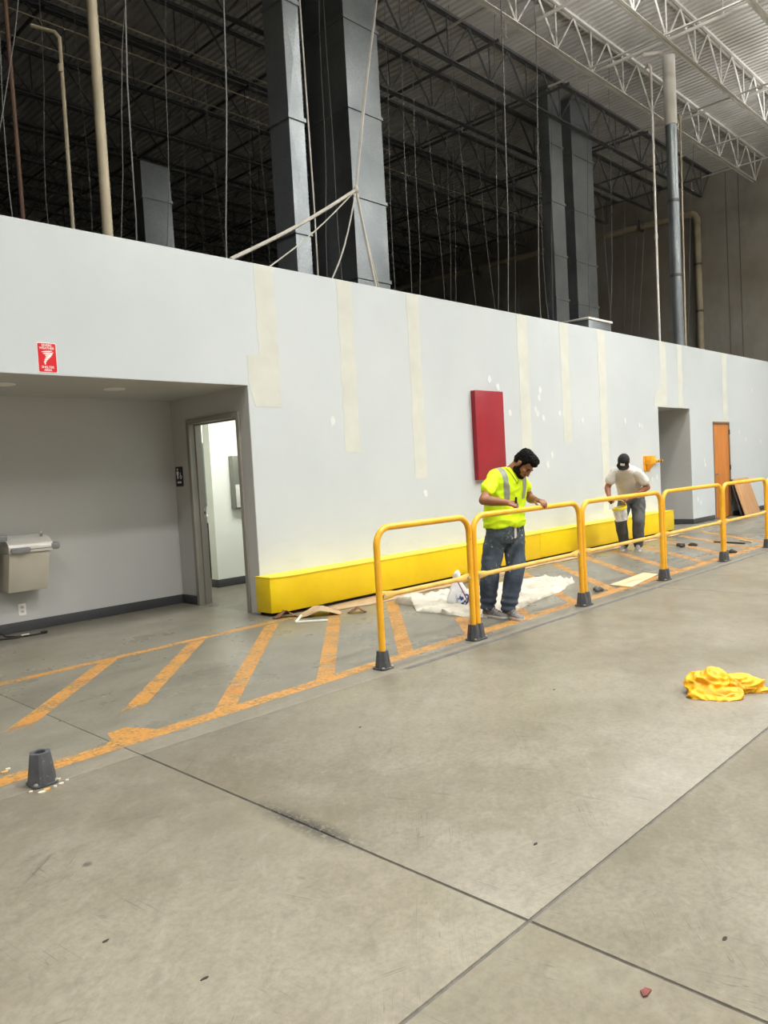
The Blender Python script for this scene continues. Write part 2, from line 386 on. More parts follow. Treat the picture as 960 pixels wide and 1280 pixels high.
# ------------------------------------------------------------------ structure
WY = 6.58; WT = 0.13; AX = 4.85; AZ = 2.39; AB = 8.12; EX = 24.9; BX = -12.0; FY = -14.0; RY = 25.0; CZ = 10.1
XS = [BX, -4.2, 1.925, 8.02, 14.12, 20.2, EX]; YS = [FY, -7.9, -3.3, 1.348, 3.745, 10.6]
fl = bx((BX, FY, -0.30), (EX, 10.6, -0.006)).build('floor', m_joint); struct(fl)
G = 0.0065
for i in range(len(XS)-1):
    for j in range(len(YS)-1):
        gx = G if j < len(YS)-2 else 0.003                       # tight joints behind the railing
        g0 = 0.002 if YS[j] == 3.745 else G; g1 = 0.002 if YS[j+1] == 3.745 else G
        bx((XS[i]+gx, YS[j]+g0, -0.20), (XS[i+1]-gx, YS[j+1]-g1, 0.0)).build('slab', m_floor, fl, bevel=0.0015)

# floor paint: two long lines and 45 degree hatching
def stripe(poly, wear):
    mb = MB(); mb.prism(poly, 0.0004, 0.0012); o = mb.build('floor_stripe', m_stripe, fl)
    at = o.data.attributes.new('wear', 'FLOAT', 'POINT')
    for i, v in enumerate(o.data.vertices): at.data[i].value = wear(v.co)
    return o
def strip_x(x0, x1, y0, y1, hw, wear, seg=24):
    top = []; bot = []
    for i in range(seg+1):
        t = i/seg; x = x0+(x1-x0)*t; y = y0+(y1-y0)*t
        top.append((x, y+hw)); bot.append((x, y-hw))
    mb = MB(); vs = [(a[0], a[1], 0.0010) for a in bot]+[(a[0], a[1], 0.0010) for a in top]
    n = seg+1; mb.add(vs, [(i, i+1, n+i+1, n+i) for i in range(seg)])
    o = mb.build('floor_stripe', m_stripe, fl)
    at = o.data.attributes.new('wear', 'FLOAT', 'POINT')
    for i, v in enumerate(o.data.vertices): at.data[i].value = wear(v.co)
strip_x(-2.0, 3.84, 3.935, 4.02, 0.062, lambda c: 0.10)
strip_x(3.84, 14.5, 4.02, 4.05, 0.062, lambda c: 0.0)
strip_x(-2.0, 4.9, 5.93, 6.12, 0.048, lambda c: 0.25 if c.x < 2.9 else 0.0)
jn = MB().prism([(3.98, 3.722), (16.2, 3.722), (16.2, 3.768), (3.98, 3.768)], 0.0003, 0.0016).build('expansion_joint', paint('dark_joint_strip', (96, 94, 90), 0.8, 0.18, 14, world=True), fl)
hw = 0.085
for i in range(15):
    x0 = 0.99+0.835*i; ya, yb = 4.03, 6.02 if i < 4 else 5.86
    s0 = 0.0
    mb = MB(); seg = 8; vs = []
    for q in range(seg+1):
        y = ya+(yb-ya)*q/seg; x = x0+(y-4.06)*0.96
        vs += [(x-hw, y, 0.0006), (x+hw, y, 0.0006)]
    mb.add(vs, [(2*q, 2*q+1, 2*q+3, 2*q+2) for q in range(seg)])
    o = mb.build('floor_stripe', m_stripe, fl)
    at = o.data.attributes.new('wear', 'FLOAT', 'POINT')
    for vi, v in enumerate(o.data.vertices):
        y = v.co.y; wv = 0.0
        if i == 0: wv = max(0, min(1, (5.05-y)*2.2))+0.12
        if i == 1: wv = max(0, min(1, (4.85-y)*2.2))+0.05
        if i == 2: wv = max(0, min(0.25, (4.25-y)))
        at.data[vi].value = wv
# worn blob of paint on the outer line
pts = [(1.86, 4.03), (2.02, 4.05), (2.20, 4.04), (2.16, 4.14), (2.10, 4.25), (1.98, 4.24), (1.95, 4.13)]
stripe([(x, y) for x, y in pts], lambda c: 0.35)

# main partition wall with its openings
mb = MB()
O1, O2, D1, D2, DZ = 14.46, 15.94, 17.13, 18.07, 2.12
for lo, hi in (((BX, AZ), (AX, 3.66)), ((AX, 0), (O1, 3.66)), ((O1, AZ), (O2, 3.66)), ((O2, 0), (D1, 3.66)), ((D1, DZ), (D2, 3.66)), ((D2, 0), (EX, 3.66))):
    mb.box((lo[0], WY, lo[1]), (hi[0], WY+WT, hi[1]))
wf = struct(mb.build('wall_front', m_wall))
# alcove with the drinking fountain
struct(bx((BX, AB, 0), (AX+0.12, AB+0.12, 2.7)).build('wall_alcove_back', m_alc))
mb = MB(); P0, P1, PZ = 6.80, 7.76, 2.09
mb.box((AX, WY+WT, 0), (AX+0.12, P0, 2.7)); mb.box((AX, P1, 0), (AX+0.12, AB, 2.7)); mb.box((AX, P0, PZ), (AX+0.12, P1, 2.7))
mb.box((AX-0.006, WY+0.0015, 0), (AX+0.001, WY+WT+0.001, AZ))
struct(mb.build('wall_alcove_side', m_alc))
struct(bx((BX, WY+0.001, AZ-0.004), (AX, AB, AZ+0.1)).build('ceiling_alcove', m_alc))
# far recess
mb = MB(); mb.box((O2, WY+WT, 0), (O2+0.12, 8.2, 2.7)); mb.box((O2-0.006, WY+0.0015, 0), (O2+0.001, WY+WT+0.001, AZ))
struct(mb.build('wall_recess_right', m_alc))
mb = MB(); mb.box((O1-1.5, 8.2, 0), (O2+0.12, 8.3, 2.7)); mb.box((O1-0.12, WY+WT, 0), (O1, 8.2, 2.7)); struct(mb.build('wall_recess_back', m_alc))
struct(bx((O1-0.1, WY+0.001, AZ-0.004), (O2, 8.2, AZ+0.1)).build('ceiling_recess', m_alc))
# restroom
struct(bx((5.80, 8.80, 0), (8.2, 8.95, 2.66)).build('wall_restroom_partition', m_white))
mb = MB(); mb.box((AX+0.12, 10.25, 0), (8.2, 10.35, 2.66)); mb.box((8.1, WY+WT, 0), (8.2, 10.25, 2.66)); struct(mb.build('wall_restroom_back', m_white))
mb = MB(); mb.box((AX+0.121, P1+0.05, 0), (AX+0.14, 10.25, 2.66)); mb.box((AX+0.121, P0, PZ), (AX+0.13, P1+0.05, 2.66)); struct(mb.build('wall_restroom_left', m_white))
struct(bx((AX+0.12, WY+WT, 2.66), (8.2, 10.35, 2.70)).build('ceiling_restroom', m_white))
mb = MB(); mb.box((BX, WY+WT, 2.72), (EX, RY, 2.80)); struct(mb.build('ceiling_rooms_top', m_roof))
# outer shell of the warehouse
we = bx((EX, FY, 0), (EX+0.3, RY, CZ)).build('wall_end', m_joint); struct(we)
ys = [FY, -5.5, 1.5, 8.56, 8.93, 16.5, RY]
for i in range(len(ys)-1):
    bx((EX-0.03, ys[i]+0.012, 0), (EX+0.01, ys[i+1]-0.012, CZ)).build('concrete_panel', m_conc, we)
struct(bx((BX, RY, 0), (EX, RY+0.3, CZ)).build('wall_rear', m_conc))
struct(bx((BX-0.3, FY, 0), (BX, RY, CZ)).build('wall_left', m_conc))
struct(bx((BX, FY-0.3, 0), (EX, FY, CZ)).build('wall_behind', m_wall))
# corrugated roof deck (ribs run across the joists)
prof = []; x = BX
while x < EX+0.1:
    prof += [(x, 0.0), (x+0.085, 0.0), (x+0.105, 0.038), (x+0.132, 0.038)]; x += 0.152
vs = []; fs = []
for (px, pz) in prof:
    vs += [(px, FY, CZ+pz), (px, RY, CZ+pz)]
for i in range(len(prof)-1): fs.append((2*i, 2*i+2, 2*i+3, 2*i+1))
dk = MB().add(vs, fs).build('ceiling', m_deck, smooth=10); struct(dk)
MB().box((BX-0.3, FY-0.3, CZ+0.05), (EX+0.3, RY+0.3, CZ+0.15)).build('roof_slab', m_deck, dk)

# baseboards
def base(name, boxes):
    mb = MB()
    for b in boxes: mb.box(*b)
    struct(mb.build(name, m_base, bevel=0.003))
base('baseboard_alcove_back', [((BX, AB-0.010, 0), (AX, AB, 0.105))])
base('baseboard_alcove_side', [((AX-0.016, P1+0.06, 0), (AX, AB-0.010, 0.105))])
base('baseboard_front', [((AX-0.018, WY-0.010, 0), (AX+0.20, WY, 0.105)), ((O2-0.018, WY-0.010, 0), (D1-0.05, WY, 0.105)), ((D2+0.05, WY-0.01, 0), (EX, WY, 0.105)), ((14.32, WY-0.01, 0), (O1, WY, 0.105))])
base('baseboard_recess', [((O2-0.018, WY-0.010, 0), (O2-0.006, 8.2, 0.105)), ((O1, 8.19, 0), (O2-0.018, 8.2, 0.105))])
base('baseboard_restroom', [((5.79, 8.788, 0), (8.1, 8.80, 0.105)), ((5.788, 8.788, 0), (5.80, 8.95, 0.105))])

# joint compound over the drywall joints
def irregular(x0, x1, z0, z1, seed, amp=0.012, seg=14, skew=0.0):
    rnd = random.Random(seed); L = []; Rr = []
    for i in range(seg+1):
        t = i/seg; z = z1+(z0-z1)*t
        L.append((x0+rnd.uniform(-amp, amp)+skew*t, z)); Rr.append((x1+rnd.uniform(-amp, amp)+skew*t, z))
    return L+Rr[::-1]
WM = Matrix(((1,0,0,0),(0,0,-1,WY),(0,1,0,0),(0,0,0,1)))     # (x, z, out) -> wall plane facing -Y
tm = [(5.01, 5.27, 2.20, 3.655), (6.18, 6.42, 1.67, 3.655), (7.37, 7.60, 1.32, 3.655), (9.80, 10.07, 1.45, 3.655), (10.99, 11.25, 1.74, 3.655), (12.2, 12.46, 0.46, 3.655), (14.63, 14.88, 2.395, 3.655), (15.42, 15.64, 2.395, 3.655), (17.76, 18.02, 2.16, 3.655)]
for i, (a, b, z0, z1) in enumerate(tm):
    MB().prism(irregular(a, b, z0, z1, i), 0.0, 0.002, WM).build('joint_compound_strip', m_comp, wf)
MB().prism([(4.86, 2.70), (5.05, 2.71), (5.05, 2.2), (5.28, 2.19), (5.27, 2.17), (4.93, 2.17), (4.86, 2.40)], 0.0, 0.0024, WM).build('joint_compound_strip', m_comp, wf)
MB().prism([(14.3, 2.40), (14.70, 2.40), (14.68, 2.78), (14.62, 2.76), (14.50, 2.70), (14.38, 2.66), (14.31, 2.54)], 0.0, 0.0024, WM).build('joint_compound_strip', m_comp, wf)
MB().prism([(17.0, 2.16), (18.2, 2.16), (18.2, 2.135), (17.0, 2.135)], 0.0, 0.002, WM).build('joint_compound_strip', m_comp, wf)
def blob(x, z, rx, rz, seed):
    rnd = random.Random(seed)
    return [(x+rx*math.cos(a)*rnd.uniform(0.6, 1.1), z+rz*math.sin(a)*rnd.uniform(0.6, 1.1)) for a in [2*math.pi*q/9 for q in range(9)]]
sp = [(9.30, 2.43), (9.25, 2.55), (9.33, 2.2), (9.52, 2.18), (10.25, 2.19), (10.32, 2.43), (10.35, 2.55), (10.42, 2.12), (10.9, 2.2), (10.48, 1.40), (10.62, 1.55), (6.0, 2.03), (9.05, 2.65), (11.6, 2.1), (13.1, 2.1), (13.65, 2.02), (13.75, 2.0), (16.6, 1.3), (16.65, 1.2), (19.1, 1.72), (20.1, 1.68), (18.7, 1.9), (14.1, 1.0), (14.3, 1.05), (13.2, 0.9), (16.2, 0.5), (16.35, 0.42), (10.2, 2.25), (19.6, 2.9), (7.55, 1.12)]
for i, (a, b) in enumerate(sp):
    MB().prism(blob(a, b, 0.05, 0.062, i+50), 0.0, 0.003, WM).build('spackle_spot', m_spack, wf)

# ------------------------------------------------------------------ steel roof joists
JX0, JX1, JB, JT = -6.0, EX-0.03, 9.20, CZ
def make_joist(mj, label):
    j = thing('roof_joist', label, 'joist', (0, 0, 0), 'roof joists')
    j['_at'] = [0, 0, 1e-9]
    for z0, z1, x0, x1 in ((JT-0.055, JT-0.001, JX0, JX1), (JB, JB+0.055, JX0, JX1-0.75)):
        for sy in (-1, 1):
            mb = MB(); ya, yb = sorted((sy*0.014, sy*0.062)); mb.box((x0, ya, z0 if z0 > 9.5 else z0), (x1, yb, z0+0.008 if z0 < 9.5 else z1))
            if z0 < 9.5: mb.box((x0, min(sy*0.014, sy*0.022), z0+0.008), (x1, max(sy*0.014, sy*0.022), z1))
            mb.build('top_chord_angle' if z0 > 9.5 else 'bottom_chord_angle', mj, j)
    pnl = 1.34; xs = JX0
    dme = dme2 = vme = None
    while xs+pnl < JX1:
        xm = xs+pnl/2
        if dme is None:
            dme = MB().tube([(0, 0, JT-0.03), (pnl/2, 0, JB+0.03)], 0.022, 6).mesh('web_bar')
            dme2 = MB().tube([(pnl/2, 0, JB+0.03), (pnl, 0, JT-0.03)], 0.016, 6).mesh('web_bar')
            vme = MB().tube([(pnl/2, 0, JB+0.03), (pnl/2, 0, JT-0.03)], 0.016, 6).mesh('web_bar')
        for me in (dme, dme2, vme):
            o = link('web_bar', me, mj, j); o.location = (xs, 0, 0)
        xs += pnl
    return j
J0 = make_joist(m_joist, 'white-painted open-web roof joist under the corrugated deck')
J1 = make_joist(m_darksteel, 'dark grey open-web roof joist in the dim space behind the wall')
def copy_tree(o, parent=None, loc=None):
    c = o.copy(); C.objects.link(c)
    if parent: c.parent = parent
    if loc is not None: c.location = loc
    for ch in list(o.children): copy_tree(ch, c)
    return c
ORD = ['first', 'second', 'third', 'fourth', 'fifth', 'sixth', 'seventh', 'eighth', 'ninth', 'tenth', 'eleventh']
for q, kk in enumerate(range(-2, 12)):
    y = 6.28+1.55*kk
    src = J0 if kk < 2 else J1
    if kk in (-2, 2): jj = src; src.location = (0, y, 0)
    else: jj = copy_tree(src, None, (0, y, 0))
    jj['label'] = ('white-painted open-web roof joist, %s one counted out from the dark joists' % ORD[1-kk]) if kk < 2 else ('dark grey open-web roof joist, %s one counted back from the white joists' % ORD[kk-2])
J0['_at'] = 0; J1['_at'] = 0

# sprinkler mains and bridging across the joists
def sprinkler(x, first=[True]):
    t = thing('sprinkler_pipe', 'sprinkler pipe across the roof joists, %s from the concrete end wall' % ORD[[19.3, 15.5, 12.9, 10.25, 6.0, 3.3].index(x)], 'pipe', (x, 0, 0), 'sprinkler pipes under the roof')
    MB().tube([(x, 1.0, 9.62), (x, 8.75, 9.62)], 0.032, 10).build('pipe_run', m_joist, t)
    MB().tube([(x, 8.75, 9.62), (x, 24.6, 9.62)], 0.032, 10).build('pipe_run', m_darksteel, t)
    for yy in range(8):
        y = 2.4+yy*3.1
        MB().tube([(x, y, 9.58), (x, y, CZ)], 0.008, 6).build('pipe_hanger', m_joist, t)
        MB().lathe([(0.045, -0.02), (0.045, 0.02)], (x, y, 9.62), 10, Matrix.Rotation(R(90), 3, 'X')).build('pipe_clamp', m_joist, t)
for x in (3.3, 6.0, 10.25, 12.9, 15.5, 19.3): sprinkler(x)
bridge = []
for x in (4.9, 8.35, 11.3, 14.6, 18.2, 20.6, 22.6):
    z = 9.235; t = thing('bridging_angle', 'thin bridging angle under the joists, %s from the concrete end wall' % ORD[[22.6, 20.6, 18.2, 14.6, 11.3, 8.35, 4.9].index(x)], 'bridging', (x, 1.0, z), 'bridging angles between the joists')
    for ya_, yb_, mm in ((1.0, 8.75, m_joist), (8.75, 24.8, m_darksteel)):
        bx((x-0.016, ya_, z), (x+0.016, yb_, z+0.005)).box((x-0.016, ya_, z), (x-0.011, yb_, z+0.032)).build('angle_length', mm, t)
for (y, x0, x1, z) in ((11.62, 2.0, 10.5, 8.8), (13.0, 2.0, 21.0, 8.8), (12.7, 5.0, 14.0, 9.05)):
    o = MB().tube([(x0, y, z), (x1, y, z)], 0.011, 8).build('electrical_conduit', m_pvc)
    tag(o, 'thin pale electrical conduit running along the joists in the dark space', 'conduit', 'conduits behind the wall')

# ------------------------------------------------------------------ ducts, pipes and wires behind the wall
def duct(x0, x1, y0, y1, z0, z1, label, seams, crease=True):
    t = thing('air_duct', label, 'duct', ((x0+x1)/2, (y0+y1)/2, z0))
    zs = [z0]+list(seams)+[z1]
    for i in range(len(zs)-1):
        a, b = zs[i], zs[i+1]; mb = MB(); cx, cy = (x0+x1)/2, (y0+y1)/2; hx, hy = (x1-x0)/2, (y1-y0)/2; e = 0.012
        # shallow cross-broken faces
        c8 = [(x0, y0), (x1, y0), (x1, y1), (x0, y1)]
        vs = [(p[0], p[1], a+0.01) for p in c8]+[(p[0], p[1], b-0.01) for p in c8]
        vs += [(cx, y0-e, (a+b)/2), (x1+e, cy, (a+b)/2), (cx, y1+e, (a+b)/2), (x0-e, cy, (a+b)/2)]
        fs = [(3,2,1,0), (4,5,6,7)]
        for q in range(4):
            n = (q+1) % 4; m = 8+q
            fs += [(q, n, m), (n, n+4, m), (n+4, q+4, m), (q+4, q, m)]
        mb.add(vs, fs).build('duct_section', m_galv, t, smooth=5)
        if i: bx((x0-0.02, y0-0.02, a-0.025), (x1+0.02, y1+0.02, a+0.025)).build('duct_flange', m_galv, t)
    return t
duct(6.49, 6.74, 7.60, 7.99, 2.80, 10.0, 'tall bright galvanised duct rising nearest behind the white wall', (4.52, 5.95, 7.4, 8.9))
duct(8.94, 9.70, 9.00, 10.05, 2.80, 10.0, 'wide grey galvanised duct behind the knotted white cables', (4.6, 5.9, 7.3, 8.7))
duct(15.8, 16.35, 9.5, 9.75, 2.80, 10.0, 'narrower of the twin dark ducts in front of the concrete end wall', (5.2, 6.2, 7.4, 8.7))
duct(16.78, 17.75, 9.5, 9.85, 2.80, 10.0, 'wider of the twin dark ducts in front of the concrete end wall', (5.2, 6.2, 7.4, 8.7))
duct(7.55, 8.15, 13.1, 13.4, 2.80, 7.4, 'dim duct deep in the dark space at far left', (5.0, 6.75))
duct(8.5, 8.66, 9.9, 10.4, 2.80, 10.0, 'slim dark duct just left of the wide grey duct', (5.0, 7.0))

t = thing('roof_drain_riser', 'tall round metal riser with white upper section behind the far wall', 'pipe', (16.4, 6.95, 2.8))
MB().tube([(16.4, 6.95, 2.8), (16.4, 6.95, 8.35)], 0.115, 20).build('metal_sleeve', m_galv, t)
MB().tube([(16.4, 6.95, 8.35), (16.4, 6.95, 9.75)], 0.128, 20).build('white_upper_pipe', m_whitepipe, t)
for z in (5.2, 6.75): MB().tube([(16.4, 6.95, z), (16.4, 6.95, z+0.06)], 0.123, 20).build('pipe_band', m_band, t)
MB().tube([(16.4, 6.95, 9.72), (16.3, 7.1, 9.85), (16.2, 7.4, 9.9)], 0.05, 10).build('hook_bracket', m_whitepipe, t)
t = thing('white_conduit_pole', 'slim white conduit pole left of the metal riser', 'conduit', (15.35, 6.9, 2.8))
MB().tube([(15.35, 6.9, 2.8), (15.42, 6.9, 9.2), (15.44, 6.95, 9.28), (15.6, 7.1, 9.3)], 0.024, 8).build('pole', m_whitepipe, t)
MB().tube([(15.38, 6.9, 5.8), (15.38, 6.9, 5.9)], 0.034, 8).build('coupling', m_whitepipe, t)
t = thing('thin_riser_conduit', 'thin pale conduit with short bend right of the metal riser', 'conduit', (16.85, 7.0, 2.8))
MB().tube([(16.85, 7.0, 2.8), (17.0, 7.0, 8.7), (17.02, 7.02, 8.78), (17.3, 7.2, 8.8)], 0.02, 8).build('conduit_run', m_pvc, t)

t = thing('roof_drain_pipe', 'cream drain pipe running along the concrete end wall and turning down', 'pipe', (24.75, 9.75, 2.8))
pth = [(24.72, 24.5, 9.25), (24.72, 10.1, 8.98)]
MB().tube(pth, 0.10, 14).build('horizontal_run', m_pvc, t)
MB().tube([(24.72, 10.1, 8.98), (24.72, 9.95, 8.96), (24.72, 9.84, 8.90), (24.72, 9.78, 8.78), (24.72, 9.77, 8.6)], 0.112, 14).build('elbow', m_pvc, t)
MB().tube([(24.72, 9.77, 8.6), (24.72, 9.77, 2.8)], 0.10, 14).build('vertical_drop', m_pvc, t)
for z in (7.35, 5.9): MB().tube([(24.72, 9.77, z), (24.72, 9.77, z+0.06)], 0.118, 14).build('pipe_clamp', m_band, t)
for y in (11.6, 14.6, 18.2): bx((24.60, y-0.03, 8.85), (24.87, y+0.03, 9.2)).build('pipe_clamp', m_band, t)
t = thing('tan_pole', 'thick tan pipe standing behind the wall above the alcove', 'pipe', (3.9, 7.5, 2.8))
MB().tube([(3.90, 7.5, 2.8), (3.91, 7.5, 10.0)], 0.052, 12).build('pipe_run', m_pvc, t)
t = thing('bent_conduit', 'thin tan conduit with a right-angle top bend beside the tan pipe', 'conduit', (3.77, 8.0, 2.8))
MB().tube([(3.77, 8.0, 2.8), (3.78, 8.0, 6.10), (3.75, 8.03, 6.16), (3.58, 8.2, 6.24)], 0.021, 10).build('conduit_run', m_pvc, t)
MB().tube([(3.77, 8.0, 5.75), (3.77, 8.0, 5.83)], 0.029, 10).build('coupling', m_pvc, t)
t = thing('rusty_pipe', 'thin rusty brown pipe at the far left behind the wall', 'pipe', (3.27, 8.0, 2.8))
MB().tube([(3.27, 8.0, 2.8), (3.24, 8.0, 8.5)], 0.022, 10).build('pipe_run', m_rust, t)
wires = [((3.11, 7.4, 5.95), (2.91, 7.4, 4.88)), ((2.97, 7.5, 5.59), (2.97, 7.5, 3.99)), ((4.25, 9.5, 6.83), (4.19, 9.5, 4.71)), ((4.34, 7.6, 6.52), (4.25, 7.6, 4.01)), ((4.62, 8.2, 6.37), (4.39, 8.2, 4.21)), ((5.4, 8.5, 7.34), (5.19, 8.5, 4.35)), ((5.31, 7.2, 6.72), (5.15, 7.2, 3.88)), ((5.46, 11.0, 7.36), (5.49, 11.0, 5.18)), ((7.13, 11.0, 6.63), (7.06, 11.0, 5.22)), ((8.12, 12.0, 7.33), (8.08, 12.0, 5.56)), ((7.65, 11.0, 7.22), (7.81, 11.0, 5.21)), ((8.1, 10.5, 7.17), (7.97, 10.5, 5.05)), ((7.9, 10.0, 7.13), (7.95, 10.0, 4.87)), ((7.75, 8.3, 7.49), (7.68, 8.3, 4.28)), ((8.17, 8.6, 6.95), (8.21, 8.6, 4.36)), ((9.26, 8.4, 8.06), (9.13, 8.4, 4.32)), ((9.13, 8.0, 6.78), (9.05, 8.0, 4.2)), ((10.11, 8.6, 8.44), (9.97, 8.6, 4.4)), ((11.54, 9.5, 7.24), (11.76, 9.5, 4.74)), ((12.67, 10.0, 7.84), (12.61, 10.0, 4.86)), ((13.51, 10.5, 8.05), (13.43, 10.5, 5.02)), ((11.86, 9.0, 7.02), (12.05, 9.0, 4.52)), ((13.06, 9.45, 6.98), (13.25, 9.45, 4.68)), ((12.29, 8.5, 7.84), (12.06, 8.5, 4.31)), ((10.99, 7.4, 8.31), (10.83, 7.4, 3.95)), ((15.02, 10.0, 7.55), (14.89, 10.0, 4.83)), ((12.58, 7.8, 7.82), (12.41, 7.8, 4.1)), ((13.9, 8.6, 7.07), (13.92, 8.6, 4.37)), ((14.86, 9.0, 5.71), (14.76, 9.0, 4.5)), ((17.61, 9.2, 7.32), (17.71, 9.2, 4.68)), ((15.76, 8.0, 8.15), (15.46, 8.0, 4.23)), ((20.35, 10.0, 8.5), (20.1, 10.0, 4.96)), ((20.57, 9.5, 8.62), (19.96, 9.5, 4.78)), ((21.14, 10.0, 8.23), (20.53, 10.0, 5.0)), ((16.21, 8.8, 7.82), (15.97, 8.8, 4.5)), ((19.9, 8.0, 7.45), (19.32, 8.0, 4.12))]
for i, (a, b) in enumerate(wires):
    a = Vector(a); b = Vector(b); d = (a-b)/(a.z-b.z)
    top = b+d*(9.9-b.z); bot = b+d*(2.81-b.z); mid = (top+bot)/2
    wob = 0.02+0.03*random.random(); r = 0.0055 if i not in (6, 24, 26, 3) else 0.010
    pth = [top.lerp(bot, t/10)+Vector((math.sin(t*1.3+i)*wob, math.cos(t*0.9+i)*wob, 0)) for t in range(11)]
    o = MB().tube(pth, r, 5).build('hanger_wire', m_wire)
    tag(o, 'thin hanger wire dangling from the roof in the dark space behind the wall', 'wire', 'hanger wires behind the wall')
# knotted bundle of white cables tied off above the wall
t = thing('cable_bundle', 'bundle of white cables knotted in mid-air and splayed down to the wall top', 'cable', (6.65, 6.64, 3.67))
kn = Vector((6.65, 6.64, 4.79)); top = Vector((7.62, 6.64, 9.3))
for i in range(4):
    q = Vector((0.022*math.cos(i*1.6), 0.022*math.sin(i*1.6), 0)); b2 = Vector((0.05*math.sin(i), 0, 0))
    MB().tube([kn+q*0.3, kn.lerp(top, 0.25)+q+Vector((-0.03, 0, 0))+b2*0.5, kn.lerp(top, 0.55)+q+b2, top+q*2], 0.011, 6).build('hanging_cable', m_cable, t)
MB().ball(kn, (0.035, 0.035, 0.05), 10, 8).build('knot', m_cable, t)
for e, r, sag in (((4.78, 6.64, 3.68), 0.02, 0.04), ((5.28, 6.64, 3.68), 0.008, 0.05), ((6.18, 6.64, 3.68), 0.010, 0.12), ((6.90, 6.64, 3.68), 0.016, 0.03), ((6.97, 6.66, 3.68), 0.010, 0.05)):
    e = Vector(e); pts = [kn.lerp(e, q/8)-Vector((0, 0, sag*math.sin(math.pi*q/8))) for q in range(9)]
    MB().tube(pts, r, 6).build('splayed_cable', m_cable, t)
o = MB().tube([(6.19, 6.9, 2.81), (6.2, 6.9, 4.5), (6.16, 6.9, 7.0), (6.15, 6.9, 9.9)], 0.010, 6).build('hanging_cable', m_cable)
tag(o, 'single pale cable hanging straight beside the bright nearest duct', 'cable')
t = thing('rooftop_unit', 'small pale metal box on top of the wall above the far end', 'metal box', (12.6, 6.95, 2.8))
bx((12.25, 6.75, 2.802), (13.05, 7.3, 3.86)).build('casing', m_galv, t, bevel=0.01)
bx((12.22, 6.73, 3.86), (13.08, 7.33, 3.90)).build('lid', m_whitepipe, t, bevel=0.008)

# ------------------------------------------------------------------ doors and frames
t = struct(thing('door_1', 'grey metal frame of the open restroom doorway', 'door frame', (AX, 7.28, 0))); del t['category']; del t['label']
fw = 0.05
def u_frame(mb, x0, x1, ya, yb, z, wd):
    mb.box((x0, ya-wd, 0), (x1, ya, z+wd)); mb.box((x0, yb, 0), (x1, yb+wd, z+wd)); mb.box((x0, ya, z), (x1, yb, z+wd))
mb = MB(); u_frame(mb, AX-0.018, AX+0.01, P0+0.02, P1-0.02, PZ-0.01, 0.055); mb.build('face_trim', m_frame, t, bevel=0.003)
mb = MB(); u_frame(mb, AX+0.01, AX+0.15, P0+0.02, P1-0.02, PZ-0.01, 0.02); mb.build('jamb', m_frame, t)
mb = MB(); u_frame(mb, AX+0.06, AX+0.10, P0+0.036, P1-0.036, PZ-0.026, 0.016); mb.build('door_stop', m_frame, t)
bx((AX+0.115, P1-0.024, 1.00), (AX+0.135, P1-0.018, 1.12)).build('strike_plate', m_steel, t)
MB().ball((AX+0.125, P1-0.022, 1.06), (0.008, 0.006, 0.022), 8, 6).build('latch_hole', m_black, t)
t = struct(thing('door_2', '', '', (17.6, WY, 0))); del t['category']; del t['label']
mb = MB(); mb.box((D1-0.005, WY-0.012, 0), (D1+0.035, WY+0.10, DZ+0.01)); mb.box((D2-0.035, WY-0.012, 0), (D2+0.005, WY+0.10, DZ+0.01)); mb.box((D1, WY-0.012, DZ-0.035), (D2, WY+0.10, DZ+0.012))
mb.build('frame', paint('brown_frame', (126, 104, 84), 0.5, 0.05), t, bevel=0.003)
bx((D1+0.038, WY+0.008, 0.012), (D2-0.038, WY+0.05, DZ-0.038)).build('door_leaf', m_oak, t, bevel=0.002)
h = MB().lathe([(0.028, 0), (0.028, 0.012), (0.014, 0.02), (0.014, 0.05)], (D1+0.10, WY+0.008, 0.99), 14, Matrix.Rotation(R(90), 3, 'X')).build('lever_handle', m_steel, t)
MB().tube([(D1+0.10, WY-0.045, 0.99), (D1+0.16, WY-0.05, 0.99), (D1+0.22, WY-0.046, 0.985)], 0.011, 8).build('lever', m_steel, h)
for z in (0.25, 1.05, 1.85): MB().tube([(D2-0.03, WY-0.018, z), (D2-0.03, WY-0.018, z+0.11)], 0.012, 8).build('hinge', m_hinge, t)
bx((O2+0.0, 0, 0), (O2+0.0, 0, 0)) if False else None

# ------------------------------------------------------------------ alcove and restroom things
def rounded_rect(w, h, r, n=5):
    p = []
    for cx, cy, a0 in ((w/2-r, h/2-r, 0), (-w/2+r, h/2-r, 90), (-w/2+r, -h/2+r, 180), (w/2-r, -h/2+r, 270)):
        for q in range(n+1): a = R(a0+90*q/n); p.append((cx+r*math.cos(a), cy+r*math.sin(a)))
    return p
def on_wall_y(x, y, z): return Matrix.Translation((x, y, z)) @ Matrix(((1,0,0,0),(0,0,-1,0),(0,1,0,0),(0,0,0,1)))
def on_wall_x(x, y, z): return Matrix.Translation((x, y, z)) @ Matrix(((0,0,-1,0),(-1,0,0,0),(0,1,0,0),(0,0,0,1)))
t = thing('weather_shelter_sign', 'small red severe weather shelter sign above the alcove opening', 'sign', (2.795, WY, 2.41))
m4 = on_wall_y(2.795, WY, 2.53)
MB().prism(rounded_rect(0.162, 0.25, 0.012), 0, 0.003, m4).build('sign_border', m_signwhite, t)
MB().prism(rounded_rect(0.152, 0.24, 0.010), 0.003, 0.004, m4).build('sign_plate', m_signred, t)
for s, sz, zz in (('SEVERE', 0.027, 0.103), ('WEATHER', 0.027, 0.079), ('SHELTER', 0.027, -0.080), ('AREA', 0.027, -0.104)):
    link('lettering', text_mesh(s, sz, m4 @ Matrix.Translation((0, zz, 0.0042))), m_signwhite, t)
